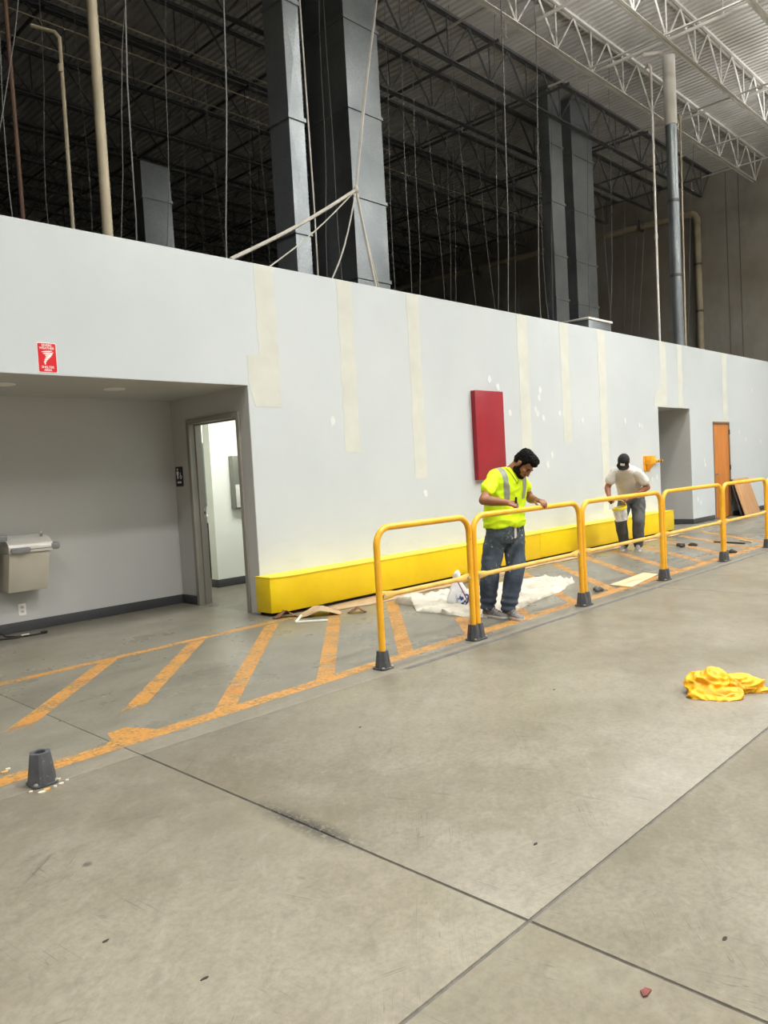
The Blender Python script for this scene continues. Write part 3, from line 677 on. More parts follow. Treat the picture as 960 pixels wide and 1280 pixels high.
mb = MB()
for q, (wd, xx, zz) in enumerate(((0.095, 0.0, 0.052), (0.082, 0.005, 0.037), (0.066, 0.012, 0.023), (0.052, 0.010, 0.009), (0.042, 0.0, -0.004), (0.034, -0.010, -0.017), (0.026, -0.018, -0.030), (0.018, -0.022, -0.042), (0.012, -0.02, -0.053))):
    pl = [(xx+wd/2*math.cos(a)*1.0, zz+0.0055*math.sin(a)+0.10*wd/2*math.cos(a)) for a in [2*math.pi*i/14 for i in range(14)]]
    mb.prism(pl, 0.004, 0.0048, m4)
mb.prism([(0.03, 0.04), (0.055, 0.05), (0.035, 0.02), (0.012, -0.005), (0.004, -0.002)], 0.004, 0.0047, m4)
mb.build('tornado_symbol', m_signwhite, t)
t = thing('restroom_sign', 'small dark blue restroom sign beside the open doorway', 'sign', (AX, 8.03, 1.38))
m4 = on_wall_x(AX, 8.02, 1.495)
MB().prism(rounded_rect(0.15, 0.23, 0.014), 0, 0.006, m4).build('sign_plate', m_signblue, t)
mb = MB(); mb.prism([(-0.03+0.014*math.cos(a), 0.083+0.014*math.sin(a)) for a in [2*math.pi*i/14 for i in range(14)]], 0.006, 0.0075, m4)
mb.prism([(-0.052, 0.062), (-0.008, 0.062), (-0.008, 0.02), (-0.018, 0.02), (-0.018, -0.025), (-0.042, -0.025), (-0.042, 0.02), (-0.052, 0.02)], 0.006, 0.0075, m4)
mb.build('person_symbol', m_signwhite, t)
mb = MB(); pts = [(0.036+0.022*math.cos(R(a)), -0.005+0.022*math.sin(R(a))) for a in range(120, 400, 20)]
mb.prism(pts+[(0.036+0.013*math.cos(R(a)), -0.005+0.013*math.sin(R(a))) for a in range(380, 110, -20)], 0.006, 0.0075, m4)
mb.prism([(0.024, 0.045), (0.034, 0.045), (0.034, 0.012), (0.056, 0.010), (0.056, 0.002), (0.024, 0.004)], 0.006, 0.0075, m4); mb.build('wheelchair_symbol', m_signwhite, t)
mb = MB()
for q in range(4): mb.prism([(-0.042+0.022*q, -0.078), (-0.026+0.022*q, -0.078), (-0.026+0.022*q, -0.056), (-0.042+0.022*q, -0.056)], 0.006, 0.0072, m4)
mb.build('raised_marks', m_signwhite, t)

def fountain(x0, z1, label):
    t = thing('drinking_fountain', label, 'drinking fountain', (x0+0.2, AB, z1-0.56))
    y0 = AB-0.34; xa, xb = x0, x0+0.41
    # cabinet: front leans back towards the bottom
    pr = [(AB, z1-0.56), (AB-0.22, z1-0.555), (y0+0.02, z1-0.20), (y0+0.02, z1-0.16), (AB, z1-0.16)]
    mb = MB(); n = len(pr); vs = [(xa, a, b) for a, b in pr]+[(xb-0.02, a, b) for a, b in pr]
    mb.add(vs, [tuple(range(n)), tuple(reversed(range(n, 2*n)))]+[(i, (i+1) % n, n+(i+1) % n, n+i) for i in range(n)]); mb.build('cabinet', m_fount, t, bevel=0.012)
    # domed basin top
    rings = []
    for q in range(9):
        a = R(90*q/8)
        rings.append([(xa-0.005+0.425*f, AB-(AB-y0)*math.sin(a)*1.0, z1-0.10+0.10*math.cos(a)) for f in (0, 0.03, 0.5, 0.97, 1)])
    mb = MB(); flat = [p for r in rings for p in r]; fs = []
    for i in range(8):
        for j in range(4): a = i*5+j; fs.append((a, a+1, a+6, a+5))
    base_i = len(flat); flat += [(xa-0.005, AB, z1-0.10), (xb+0.015, AB, z1-0.10)]
    for i in range(8): fs.append((base_i, i*5, i*5+5)); fs.append((base_i+1, i*5+9, i*5+4))
    mb.add(flat, fs); mb.build('basin_top', m_fountw, t)
    bx((xa-0.005, y0-0.004, z1-0.165), (xb+0.012, AB, z1-0.10)).build('basin_rim', m_fountw, t, bevel=0.01)
    bx((xa+0.05, y0-0.008, z1-0.138), (xb, y0-0.002, z1-0.130)).build('rim_groove', m_grey, t)
    mb = MB(); mb.prism(rounded_rect(0.19, 0.055, 0.027), 0, 0.03, on_wall_y(xa+0.10, y0, z1-0.135)); mb.build('push_pad', m_grey, t, bevel=0.008)
    mb = MB(); mb.cbox((xb+0.035, y0+0.05, z1-0.125), (0.095, 0.12, 0.07)); mb.build('push_pad', m_grey, t, bevel=0.02)
    MB().tube([(xb-0.06, y0+0.10, z1-0.02), (xb-0.06, y0+0.09, z1+0.015), (xb-0.07, y0+0.07, z1+0.02)], 0.012, 8).build('bubbler', m_steel, t)
    return t
fountain(2.80, 0.985, 'lower beige wall-mounted drinking fountain with grey push pads in the alcove')
fountain(2.30, 1.10, 'higher drinking fountain cut off by the left edge, only its grey pad showing')
t = thing('wall_outlet', 'white outlet plate low on the alcove wall below the fountain', 'outlet', (3.0, AB, 0.16))
MB().prism(rounded_rect(0.075, 0.118, 0.006), 0, 0.006, on_wall_y(3.0, AB, 0.225)).build('cover_plate', m_plastic, t)
for z in (0.205, 0.248): MB().prism(rounded_rect(0.032, 0.026, 0.010), 0.006, 0.008, on_wall_y(3.0, AB, z)).build('receptacle', m_fount, t)
t = thing('power_cord', 'black power cord with a white tag trailing on the alcove floor', 'cord', (2.85, 7.85, 0))
MB().tube([(2.52, 8.08, 0.55), (2.58, 8.05, 0.30), (2.66, 7.95, 0.10), (2.74, 7.88, 0.02), (2.82, 7.84, 0.009), (2.90, 7.80, 0.009), (2.98, 7.78, 0.009), (3.05, 7.79, 0.009)], 0.009, 8).build('cable', m_cordm, t)
MB().tube([(2.55, 7.98, 0.009), (2.68, 7.84, 0.009), (2.80, 7.80, 0.009), (2.88, 7.82, 0.012)], 0.009, 8).build('cable', m_cordm, t)
MB().cbox((2.90, 7.815, 0.016), (0.075, 0.03, 0.016), (0, 0, -0.25)).build('tag', m_plastic, t, bevel=0.003)
MB().cbox((3.07, 7.79, 0.014), (0.06, 0.03, 0.026)).build('plug', m_cordm, t, bevel=0.005)
for x, lab in ((2.66, 'round recessed downlight in the alcove ceiling at the left edge'), (3.72, 'round recessed downlight in the middle of the alcove ceiling')):
    t = thing('recessed_downlight', lab, 'ceiling light', (x, 7.25, AZ-0.012), 'alcove downlights')
    MB().lathe([(0.075, 0.0), (0.105, 0.0), (0.11, 0.006), (0.105, 0.010), (0.075, 0.010)], (x, 7.25, AZ-0.0145), 28).build('trim_ring', m_plastic, t)
    MB().lathe([(0.074, 0.0), (0.02, 0.004), (0.001, 0.005)], (x, 7.25, AZ-0.010), 28).build('lens', m_fountw, t)
# restroom
t = thing('paper_towel_dispenser', 'brushed metal towel dispenser on the white restroom wall', 'dispenser', (6.25, 8.80, 1.03))
bx((6.08, 8.70, 1.03), (6.50, 8.80, 1.75)).build('housing', paint('dull_steel', (132, 132, 124), 0.4, 0.06, 4, metal=0.5), t, bevel=0.008)
bx((6.10, 8.694, 1.05), (6.48, 8.702, 1.36)).build('lower_panel', m_fountw, t, bevel=0.003)
bx((6.16, 8.690, 1.075), (6.44, 8.698, 1.115)).build('paper_slot', m_black, t)
MB().prism(rounded_rect(0.035, 0.07, 0.008), 0, 0.003, on_wall_y(6.26, 8.694, 1.24)).build('instruction_mark', m_black, t)
t = thing('vanity_sink', 'white sink counter glimpsed through the restroom doorway', 'sink', (6.9, 9.95, 0))
bx((6.10, 9.70, 0.82), (7.9, 10.235, 0.87)).build('countertop', m_fountw, t, bevel=0.01)
MB().lathe([(0.16, 0.0), (0.20, 0.05), (0.19, 0.055), (0.15, 0.01)], (6.45, 9.95, 0.87), 24).build('basin', m_plastic, t)
bx((6.18, 9.80, 0), (7.9, 10.235, 0.82)).build('cabinet', m_darkboard, t)
MB().tube([(6.45, 10.18, 0.87), (6.45, 10.18, 1.0), (6.45, 10.08, 1.02)], 0.012, 8).build('faucet', m_steel, t)
t = thing('restroom_mirror', 'tall framed mirror above the sink inside the restroom', 'mirror', (6.8, 10.25, 1.0))
bx((6.30, 10.225, 1.05), (7.3, 10.248, 2.02)).build('frame', m_steel, t)
bx((6.33, 10.218, 1.08), (7.27, 10.226, 1.99)).build('glass', m_mirror, t)

# ------------------------------------------------------------------ things on the main wall
t = thing('red_wall_board', 'tall red board mounted on the white wall behind the hi-vis worker', 'wall board', (8.95, WY, 1.24))
bx((8.60, WY-0.075, 1.235), (9.26, WY-0.068, 2.475)).build('front_panel', m_red, t, bevel=0.001)
bx((8.602, WY-0.068, 1.237), (9.258, WY, 2.473)).build('box_frame', m_reddark, t)
t = thing('corner_barrier_bracket', 'orange wall bracket with a short striped arm beside the recess', 'bracket', (13.9, WY, 1.2))
MB().box((13.76, WY-0.02, 1.17), (14.0, WY, 1.46)).build('wall_plate', m_brack, t, bevel=0.004)
MB().cbox((13.88, WY-0.08, 1.38), (0.20, 0.13, 0.15)).build('housing', m_brack, t, bevel=0.012)
mb = MB(); vs = [(13.80, WY-0.14, 1.31), (13.97, WY-0.14, 1.31), (13.86, WY-0.02, 1.17), (13.92, WY-0.02, 1.17), (13.80, WY-0.01, 1.31), (13.97, WY-0.01, 1.31)]
mb.add(vs, [(0,1,3,2), (4,2,3,5), (0,4,5,1), (0,2,4), (1,5,3)]).build('gusset', m_brack, t)
MB().tube([(13.97, WY-0.08, 1.36), (14.16, WY-0.08, 1.35)], 0.032, 10).build('arm', m_brack, t)
for q in range(4): MB().tube([(14.16+0.055*q, WY-0.08, 1.35), (14.215+0.055*q, WY-0.08, 1.349)], 0.024, 10).build('arm_band', m_black if q % 2 == 0 else m_brack, t)
o = bx((0, 0, 0), (0.98, 0.018, 0.88)).build('leaning_board', m_board, bevel=0.002)
o.matrix_world = Matrix.Translation((18.02, 6.26, 0.0)) @ Matrix.Rotation(R(-17), 4, 'X') @ Matrix.Rotation(R(0), 4, 'Z')
tag(o, 'light brown board leaning against the wall past the wooden door', 'board')
o = bx((0, 0, 0), (1.15, 0.010, 0.86)).build('leaning_board', m_darkboard, bevel=0.002)
o.matrix_world = Matrix.Translation((17.95, 6.33, 0.0))  @ Matrix.Rotation(R(-15), 4, 'X')
tag(o, 'dark sheet leaning behind the light brown board at the wall', 'board')

# yellow bumper in three lengths, the first with a splayed end
BF = 6.27; BH = 0.405
def bumper(x0, x1, label, splay=False, endx=True):
    t = thing('wall_bumper', label, 'bumper', ((x0+x1)/2, 6.42, 0), 'yellow wall bumpers')
    pl = [(x0, BF+0.002), (x1, BF+0.002), (x1, WY-0.001), (x0, WY-0.001)]
    if splay: pl = [(4.78, BF+0.06), (4.96, BF), (x1, BF), (x1, WY-0.001), (4.78, WY-0.001)]
    MB().prism(pl, 0.035, BH-0.012).build('body', m_bump, t, bevel=0.006)
    MB().prism([(a, b-(0.006 if b < 6.4 else 0)) for a, b in pl], BH-0.012, BH).build('top_cap', m_bcap, t, bevel=0.002)
    bx((x0+0.25, BF+0.05, 0.0), (x1-0.02, WY-0.02, 0.035)).build('shim', m_darkboard, t)
    return t
bumper(4.98, 9.69, 'near length of yellow wall bumper with splayed left end', True)
bumper(9.70, 13.0, 'middle length of yellow wall bumper behind the two workers')
bumper(13.01, 14.30, 'far short length of yellow wall bumper ending at the recess')

# ------------------------------------------------------------------ railing
SX = [3.90, 5.00, 6.74, 8.55, 10.36, 12.06, 13.75, 15.4]; RYY = 3.89; RZ = 1.012
def socket_body(mb, cx, cy, h=0.13, rb=0.052, rt_=0.040):
    n = 24; rings = []
    for z, s in ((0.012, 1.0), (0.03, 0.97), (h-0.006, 0.0), (h, -0.04)):
        rr = rt_+(rb-rt_)*s; ring = []
        for q in range(n):
            a = 2*math.pi*q/n; rib = 1.07 if q % 4 < 2 else 0.95
            ring.append((cx+rr*rib*math.cos(a), cy+rr*rib*math.sin(a), z))
        rings.append(ring)
    inner = [[(cx+0.0255*math.cos(2*math.pi*q/n), cy+0.0255*math.sin(2*math.pi*q/n), z) for q in range(n)] for z in (h, 0.05)]
    mb.loft(rings+inner)
def socket(x, y, label, double=True):
    t = thing('railing_socket', label, 'socket', (x, y, 0), 'railing floor sockets')
    off = (-0.031, 0.031) if double else (0.0,)
    for q in off:
        mb = MB(); socket_body(mb, x+q, y, *((0.13, 0.052, 0.040) if x > 3 else (0.155, 0.064, 0.047))); mb.build('socket_cup', m_sock, t)
        if not double and x < 3: MB().lathe([(0.0295, 0), (0.0295, 0.004)], (x, y, 0.052), 16).build('cup_bottom', m_black, t)
    hx = 0.062 + (0.026 if double else 0)
    MB().prism([(x+a, y+b) for a, b in rounded_rect(hx*2, 0.125, 0.03)], 0.0, 0.014).build('base_flange', m_sock, t, bevel=0.003)
    for sx in (-1, 1):
        for sy in (-1, 1): MB().lathe([(0.011, 0), (0.011, 0.007), (0.005, 0.009)], (x+sx*(hx-0.016), y+sy*0.046, 0.014), 6).build('anchor_bolt', m_bolt, t)
ords = ['first', 'second', 'third', 'fourth', 'fifth', 'sixth', 'seventh', 'eighth']
for i, x in enumerate(SX[:7]):
    lab = 'grey floor socket under the near end post of the railing' if i == 0 else 'grey double floor socket, %s from the near end of the railing' % ords[i]
    socket(x, RYY, lab, i > 0)
socket(1.43, 3.79, 'empty grey floor socket standing alone on the orange line', False)
def railing(i, x0, x1):
    d = {0: 'short first yellow railing section at the near end', 1: 'yellow railing section with the hi-vis worker leaning on it', 2: 'yellow railing section in front of the plywood offcut and worker with pail', 3: 'yellow railing section in front of the far recess', 4: 'yellow railing section in front of the wooden door', 5: 'yellow railing section cut off by the right edge'}
    t = thing('guard_railing', d[i], 'railing', ((x0+x1)/2, RYY, 0), 'yellow guard railing sections')
    a = x0+(0.031 if i else 0.0); b = x1-0.031; rc = 0.13; p = [(a, RYY, 0.055)]
    p.append((a, RYY, RZ-rc-0.05))
    for q in range(9): an = R(180-90*q/8); p.append((a+rc+rc*math.cos(an), RYY, RZ-rc+rc*math.sin(an)))
    for q in range(9): an = R(90-90*q/8); p.append((b-rc+rc*math.cos(an), RYY, RZ-rc+rc*math.sin(an)))
    p.append((b, RYY, RZ-rc-0.05)); p.append((b, RYY, 0.055))
    MB().tube(p, 0.0245, 14).build('hoop', m_rail, t, smooth=60)
    zm = 0.52
    # middle rail: round in the middle, flattened and bolted at both ends
    rings = []
    xs = [a+0.0, a+0.05, a+0.12, a+0.17, b-0.17, b-0.12, b-0.05, b-0.0]
    sh = [(0.008, 0.034), (0.008, 0.034), (0.014, 0.028), (0.019, 0.019), (0.019, 0.019), (0.014, 0.028), (0.008, 0.034), (0.008, 0.034)]
    for x, (ry, rz) in zip(xs, sh):
        rings.append([(x, RYY+0.004+ry*math.cos(q*math.pi/7), zm+rz*math.sin(q*math.pi/7)) for q in range(14)])
    mr = MB().loft(rings).build('middle_rail', m_railraw, t, smooth=60)
    for x in (a+0.04, b-0.04): MB().lathe([(0.012, -0.014), (0.012, 0.018)], (x, RYY, zm), 8, Matrix.Rotation(R(90), 3, 'X')).build('bolt', m_bolt, mr)
for i in range(6): railing(i, SX[i], SX[i+1])

# ------------------------------------------------------------------ floor clutter
# canvas drop cloth
def cloth(name, outline, mat, nh, amp, scale, thick=0.006, grid=0.035, seed=0, edge=0.02, extra=None):
    xs = [p[0] for p in outline]; ys_ = [p[1] for p in outline]
    def inside(x, y):
        c_ = False; j = len(outline)-1
        for i in range(len(outline)):
            xi, yi = outline[i]; xj, yj = outline[j]
            if (yi > y) != (yj > y) and x < (xj-xi)*(y-yi)/(yj-yi)+xi: c_ = not c_
            j = i
        return c_
    bm = bmesh.new()
    f0 = bm.faces.new([bm.verts.new((x, y, 0)) for x, y in outline])
    bm.normal_update()
    # cut into a fine grid
    nx = int((max(xs)-min(xs))/grid); ny = int((max(ys_)-min(ys_))/grid)
    for i in range(1, nx):
        bmesh.ops.bisect_plane(bm, geom=bm.verts[:]+bm.edges[:]+bm.faces[:], plane_co=(min(xs)+i*grid, 0, 0), plane_no=(1, 0, 0))
    for i in range(1, ny):
        bmesh.ops.bisect_plane(bm, geom=bm.verts[:]+bm.edges[:]+bm.faces[:], plane_co=(0, min(ys_)+i*grid, 0), plane_no=(0, 1, 0))
    bd = {v for e in bm.edges if len(e.link_faces) == 1 for v in e.verts}
    for v in bm.verts:
        p = Vector((v.co.x*scale+seed, v.co.y*scale*1.4, seed*0.3))
        h = 1-abs(noise.noise(p))*2.2; h = max(0, h)**2
        h2 = 1-abs(noise.noise(p*2.3+Vector((5, 2, 1))))*2.5; h2 = max(0, h2)**2
        z = thick+amp*(0.65*h+0.35*h2)
        if v in bd: z = thick*0.6+0.25*amp*h
        if extra: z += extra(v.co)
        v.co.z = z
    ext = bmesh.ops.extrude_face_region(bm, geom=bm.faces[:])
    low = {e for e in ext['geom'] if isinstance(e, bmesh.types.BMVert)}
    for v in low: v.co.z = 0.0005
    bmesh.ops.recalc_face_normals(bm, faces=bm.faces)
    me = bpy.data.meshes.new(name); bm.to_mesh(me); bm.free()
    for p in me.polygons: p.use_smooth = True
    me.set_sharp_from_angle(angle=R(50))
    return link(name, me, mat)
dc = [(5.96, 5.71), (6.1, 5.76), (6.3, 5.74), (6.5, 5.70), (6.75, 5.67), (7.06, 5.54), (7.45, 5.50), (7.87, 5.37), (8.08, 5.33), (8.22, 5.22), (8.2, 5.05), (8.15, 4.88), (7.95, 4.7), (7.7, 4.66), (7.45, 4.54), (6.95, 4.47), (6.41, 4.36), (6.05, 4.29), (5.83, 4.31), (5.70, 4.48), (5.68, 4.68), (5.72, 4.88), (5.69, 5.16), (5.80, 5.28), (5.92, 5.42)]
def bunch(c):
    e = math.exp(-(((c.x-6.05)/0.22)**2+((c.y-5.52)/0.22)**2))*0.09 + math.exp(-(((c.x-7.75)/0.25)**2+((c.y-4.78)/0.06)**2))*0.05
    return e*(0.6+0.6*noise.noise(Vector((c.x*9, c.y*9, 3))))
o = cloth('drop_cloth', dc, m_canvas, 0, 0.06, 3.4, extra=bunch)
tag(o, 'wrinkled off-white canvas drop cloth spread on the floor by the worker', 'drop cloth')

# paper sack standing on the drop cloth
k = NT('printed_sack'); s = k.sep(k.oc)
c = k.mix(k.ramp(k.noise(6, 3), 0.3, 0.7), lin((214, 214, 216)), lin((240, 240, 242)))
blot = k.math('MULTIPLY', k.ramp(k.noise(22, 3, 0.6), 0.48, 0.54), k.math('MULTIPLY', k.ramp(s[2], 0.15, 0.11), k.ramp(s[0], -0.06, -0.02)))
c = k.mix(blot, c, lin((40, 66, 140)))
ln = k.ramp(k.math('ABSOLUTE', k.math('SUBTRACT', k.math('ADD', k.math('MULTIPLY', s[2], 0.42), s[0]), 0.085)), 0.004, 0.009, 1, 0)
c = k.mix(ln, c, lin((122, 40, 60)))
m_sack = k.out(c, 0.4, k.noise(18, 4), 0.3, 0.01)
t = thing('compound_sack', 'white printed paper sack with a twisted top on the drop cloth', 'sack', (6.15, 4.98, 0.02)); t['_at'] = 0
def sackring(z, rx, ry, cx=0, cy=0, rot=0):
    r = []
    for q in range(28):
        a = 2*math.pi*q/28; ca, sa = math.cos(a), math.sin(a)
        x = rx*math.copysign(abs(ca)**0.6, ca); y = ry*math.copysign(abs(sa)**0.6, sa)
        n = 0.012*noise.noise(Vector((x*20, y*20, z*14)))
        p = Matrix.Rotation(rot, 2) @ Vector((x+n, y+n)); r.append((cx+p.x, cy+p.y, z))
    return r
MB().loft([sackring(0.0, .115, .07), sackring(0.01, .128, .08), sackring(.06, .128, .08), sackring(.12, .102, .07, -.004), sackring(.17, .078, .058, -.008), sackring(.21, .056, .044, -.012), sackring(.235, .045, .036, -.014)]).build('sack_body', m_sack, t, smooth=70)
m_sackn = paint('sack_neck', (232, 232, 230), 0.4, 0.03, 12)
MB().loft([sackring(.225, .044, .036, -.014), sackring(.25, .030, .026, -.016), sackring(.275, .042, .03, -.016, 0, .5), sackring(.31, .058, .026, -.014, 0, .9), sackring(.345, .05, .012, -.006, 0, 1.1)]).build('twisted_neck', m_sackn, t, smooth=70)
t.rotation_euler = (0, 0, R(-38))

# crumpled yellow cloth
mb = MB()
rx = Vector((0.70, -0.72, 0)); ry = Vector((0.72, 0.70, 0)); c0 = Vector((4.585, 1.715, 0))
rm = Matrix((rx, ry, Vector((0, 0, 1)))).transposed()
for (a, b, z, r) in ((-0.10, 0.05, 0.035, (0.125, 0.10, 0.095)), (-0.16, 0.0, 0.02, (0.09, 0.11, 0.055)), (-0.07, -0.08, 0.015, (0.10, 0.06, 0.045)), (0.06, 0.06, 0.03, (0.12, 0.075, 0.085)), (0.14, 0.03, 0.02, (0.10, 0.075, 0.062)), (0.19, 0.0, 0.012, (0.065, 0.05, 0.035)), (0.02, 0.0, 0.02, (0.05, 0.05, 0.05))):
    p = c0+rx*a+ry*b; p.z = z; mb.ball(p, r, 20, 12, rm)
def folds(co):
    p = Vector(((co-c0).dot(rx)*7, (co-c0).dot(ry)*11, co.z*14))
    q = p+Vector((noise.noise(p*0.6), noise.noise(p*0.6+Vector((4, 1, 2))), 0))*1.2
    return 0.044*((1-abs(noise.noise(q))*2.6))*0.6-0.012+0.013*(1-abs(noise.noise(q*2.2))*2.2)
me = remesh(mb, 0.0055, 5, folds)
for v in me.vertices: v.co.z = max(v.co.z, 0.001)
o = link('crumpled_cloth', me, m_ycloth); tag(o, 'crumpled bright yellow cloth lying on the open floor', 'cloth')

# masking paper along the bumper and torn curl at its near end
bm_pts = MB(); n = 60; vs = []
for i in range(n+1):
    x = 5.35+i*(13.8-5.35)/n
    for j, yy in enumerate((5.92, 6.03, 6.14, 6.25)):
        y = yy+0.03*math.sin(x*1.7+j)+(0.05 if j == 0 and i % 9 < 3 else 0); z = 0.004+0.010*abs(noise.noise(Vector((x*1.8, y*5, 0))))
        vs.append((x, y, z))
bm_pts.add(vs, [(i*4+j, i*4+4+j, i*4+5+j, i*4+1+j) for i in range(n) for j in range(3)])
o = bm_pts.build('masking_paper', m_kraft); md = o.modifiers.new('t', 'SOLIDIFY'); md.thickness = 0.0015
tag(o, 'long strip of brown masking paper on the floor along the yellow bumper', 'paper')
def curl(cx, cy, wd, ln, rot, h, mat, label, seed):
    mb = MB(); vs = []; nx, ny = 14, 10
    for i in range(nx+1):
        for j in range(ny+1):
            u = i/nx-0.5; v = j/ny-0.5
            z = h*max(0, 1-abs(u)*2.1)*(0.7+0.6*noise.noise(Vector((u*3+seed, v*3, 0))))+0.02*abs(noise.noise(Vector((u*6, v*6, seed))))+0.004
            p = Matrix.Rotation(rot, 2) @ Vector((u*ln*(1-0.25*abs(v)), v*wd*(1-0.4*abs(u))))
            vs.append((cx+p.x, cy+p.y, z))
    mb.add(vs, [(i*(ny+1)+j, (i+1)*(ny+1)+j, (i+1)*(ny+1)+j+1, i*(ny+1)+j+1) for i in range(nx) for j in range(ny)])
    o = mb.build('torn_paper', mat); md = o.modifiers.new('t', 'SOLIDIFY'); md.thickness = 0.0015
    tag(o, label, 'paper')
curl(5.12, 5.98, 0.30, 0.46, R(-35), 0.10, m_kraft, 'torn curled piece of brown paper by the bumper near end', 3)
curl(4.84, 6.19, 0.12, 0.26, R(-30), 0.075, m_kraftd, 'dark underside flap of paper curled against the bumper left corner', 8)
curl(5.38, 5.70, 0.10, 0.20, R(-40), 0.06, m_kraftd, 'small dark paper scrap right of the torn brown paper', 5)
for a, b, wd, lab in (((4.70, 5.85), (4.93, 5.64), 0.022, 'longer white trim stick lying in front of the torn paper'), ((4.71, 5.86), (4.96, 6.08), 0.018, 'shorter white trim stick meeting the longer one at a corner')):
    a = Vector((*a, 0.009)); b = Vector((*b, 0.009)); d = b-a
    o = MB().cbox((a+b)/2, (d.length, wd, 0.016), (0, 0, math.atan2(d.y, d.x))).build('trim_stick', m_trimw, bevel=0.002); tag(o, lab, 'trim stick')
a = Vector((8.42, 4.16, 0.012)); 
o = MB().prism([(7.94, 4.25), (7.89, 3.97), (8.88, 4.12), (8.95, 4.33)], 0.002, 0.014).build('plywood_offcut', m_ply, bevel=0.001)
tag(o, 'pale plywood offcut lying flat under the railing', 'plywood')
def lump(name, mat, x, y, s, label, cat, seed):
    mb = MB()
    rnd = random.Random(seed)
    for q in range(5): mb.ball((x+rnd.uniform(-.5, .5)*s, y+rnd.uniform(-.4, .4)*s, 0.1*s), (s*rnd.uniform(.2, .4), s*rnd.uniform(.15, .3), s*rnd.uniform(.12, .28)), 12, 8)
    me = remesh(mb, s/22, 2, lambda co: 0.06*s*noise.noise(co*(6/s)))
    for v in me.vertices: v.co.z = max(v.co.z, 0.001)
    tag(link(name, me, mat), label, cat)
lump('glove', m_dark, 11.85, 5.12, 0.16, 'dark crumpled work glove on the floor beyond the railing', 'glove', 2)
lump('glove', m_dark, 12.05, 4.98, 0.14, 'second dark crumpled glove just right of the first', 'glove', 4)
lump('rag', m_dark, 11.25, 4.13, 0.15, 'small dark rag by the orange line near the fifth socket', 'rag', 6)
lump('rag', m_rag, 7.60, 4.19, 0.14, 'flat grey rag left of the plywood offcut', 'rag', 9)
for i, (a, b) in enumerate((((12.55, 4.86), (12.45, 4.35)), ((12.95, 4.60), (12.62, 4.30)))):
    o = MB().tube([(*a, 0.012), (*b, 0.012)], 0.012, 6).build('wood_stick', m_ply if i else m_darkboard)
    tag(o, ('pale' if i else 'dark')+' thin stick on the floor near the fifth railing socket', 'stick')
o = MB().prism(blob(1.84, 0.93, 0.022, 0.014, 3), 0.002, 0.006).build('dry_leaf', m_leaf); tag(o, 'tiny red-brown dry leaf on the concrete at lower right', 'leaf')
for i, (x, y, s) in enumerate(((1.41, 3.685, .02), (1.38, 3.67, .022), (1.5, 3.77, .012), (1.485, 3.70, .014), (1.37, 4.10, .022), (1.395, 4.13, .016), (1.5, 3.83, .01), (1.45, 3.69, .012), (1.52, 3.72, .01), (1.35, 3.72, .012))):
    o = MB().prism(blob(x, y, s, s*0.7, i+9), 0.0008, 0.007).build('floor_chip', m_chipo if i in (0, 4) else m_chip)
    tag(o, 'small pale chip of debris around the empty floor socket', 'debris', 'chips by the empty socket')
for i, (x, y) in enumerate(((1.12, 1.9), (2.9, 3.1), (4.1, 2.6), (2.35, 1.6), (1.02, 2.3), (2.2, 0.86))):
    o = MB().prism(blob(x, y, 0.014, 0.006, i+30), 0.0004, 0.0016).build('floor_chip', m_dark)
    tag(o, 'tiny dark fleck of debris on the open concrete floor', 'debris', 'dark flecks on the floor')

# ------------------------------------------------------------------ people
def mat3(f, u):
    f = Vector(f).normalized(); u = Vector(u); u = (u-f*u.dot(f)).normalized(); l = u.cross(-f) * -1
    l = f.cross(u) * -1          # person's left
    return Matrix((l, -f, u)).transposed()   # local (left, back, up)
def ring(c, u, v, rx, ry, n=28, e=2.3):
    c = Vector(c); u = Vector(u).normalized(); v = Vector(v).normalized(); r = []
    for q in range(n):
        a = 2*math.pi*q/n; ca, sa = math.cos(a), math.sin(a)
        r.append(c+u*(rx*math.copysign(abs(ca)**(2/e), ca))+v*(ry*math.copysign(abs(sa)**(2/e), sa)))
    return r
def add_head(mb, hc, hm):
    def E(p, r, m=None): mb.ball(Vector(hc)+hm @ Vector(p), r, 20, 14, hm if m is None else hm @ m)
    E((0, 0.012, 0.030), (0.074, 0.094, 0.082)); E((0, -0.020, -0.030), (0.064, 0.070, 0.080)); E((0, -0.048, -0.072), (0.046, 0.042, 0.040))
    E((0, -0.074, -0.100), (0.022, 0.018, 0.016)); E((0, -0.074, 0.018), (0.050, 0.016, 0.012))
    for s in (-1, 1):
        E((s*0.040, -0.062, -0.022), (0.022, 0.022, 0.018)); E((s*0.076, 0.012, -0.012), (0.010, 0.020, 0.032)); E((s*0.050, -0.01, -0.065), (0.016, 0.045, 0.03))
        E((s*0.012, -0.094, -0.036), (0.009, 0.010, 0.008))
    mb.tube([Vector(hc)+hm @ Vector(p) for p in ((0, -0.082, 0.012), (0, -0.096, -0.012), (0, -0.108, -0.036), (0, -0.090, -0.044))], [0.009, 0.011, 0.014, 0.010], 10)
    E((0, -0.088, -0.062), (0.024, 0.010, 0.007)); E((0, -0.086, -0.074), (0.021, 0.010, 0.008))
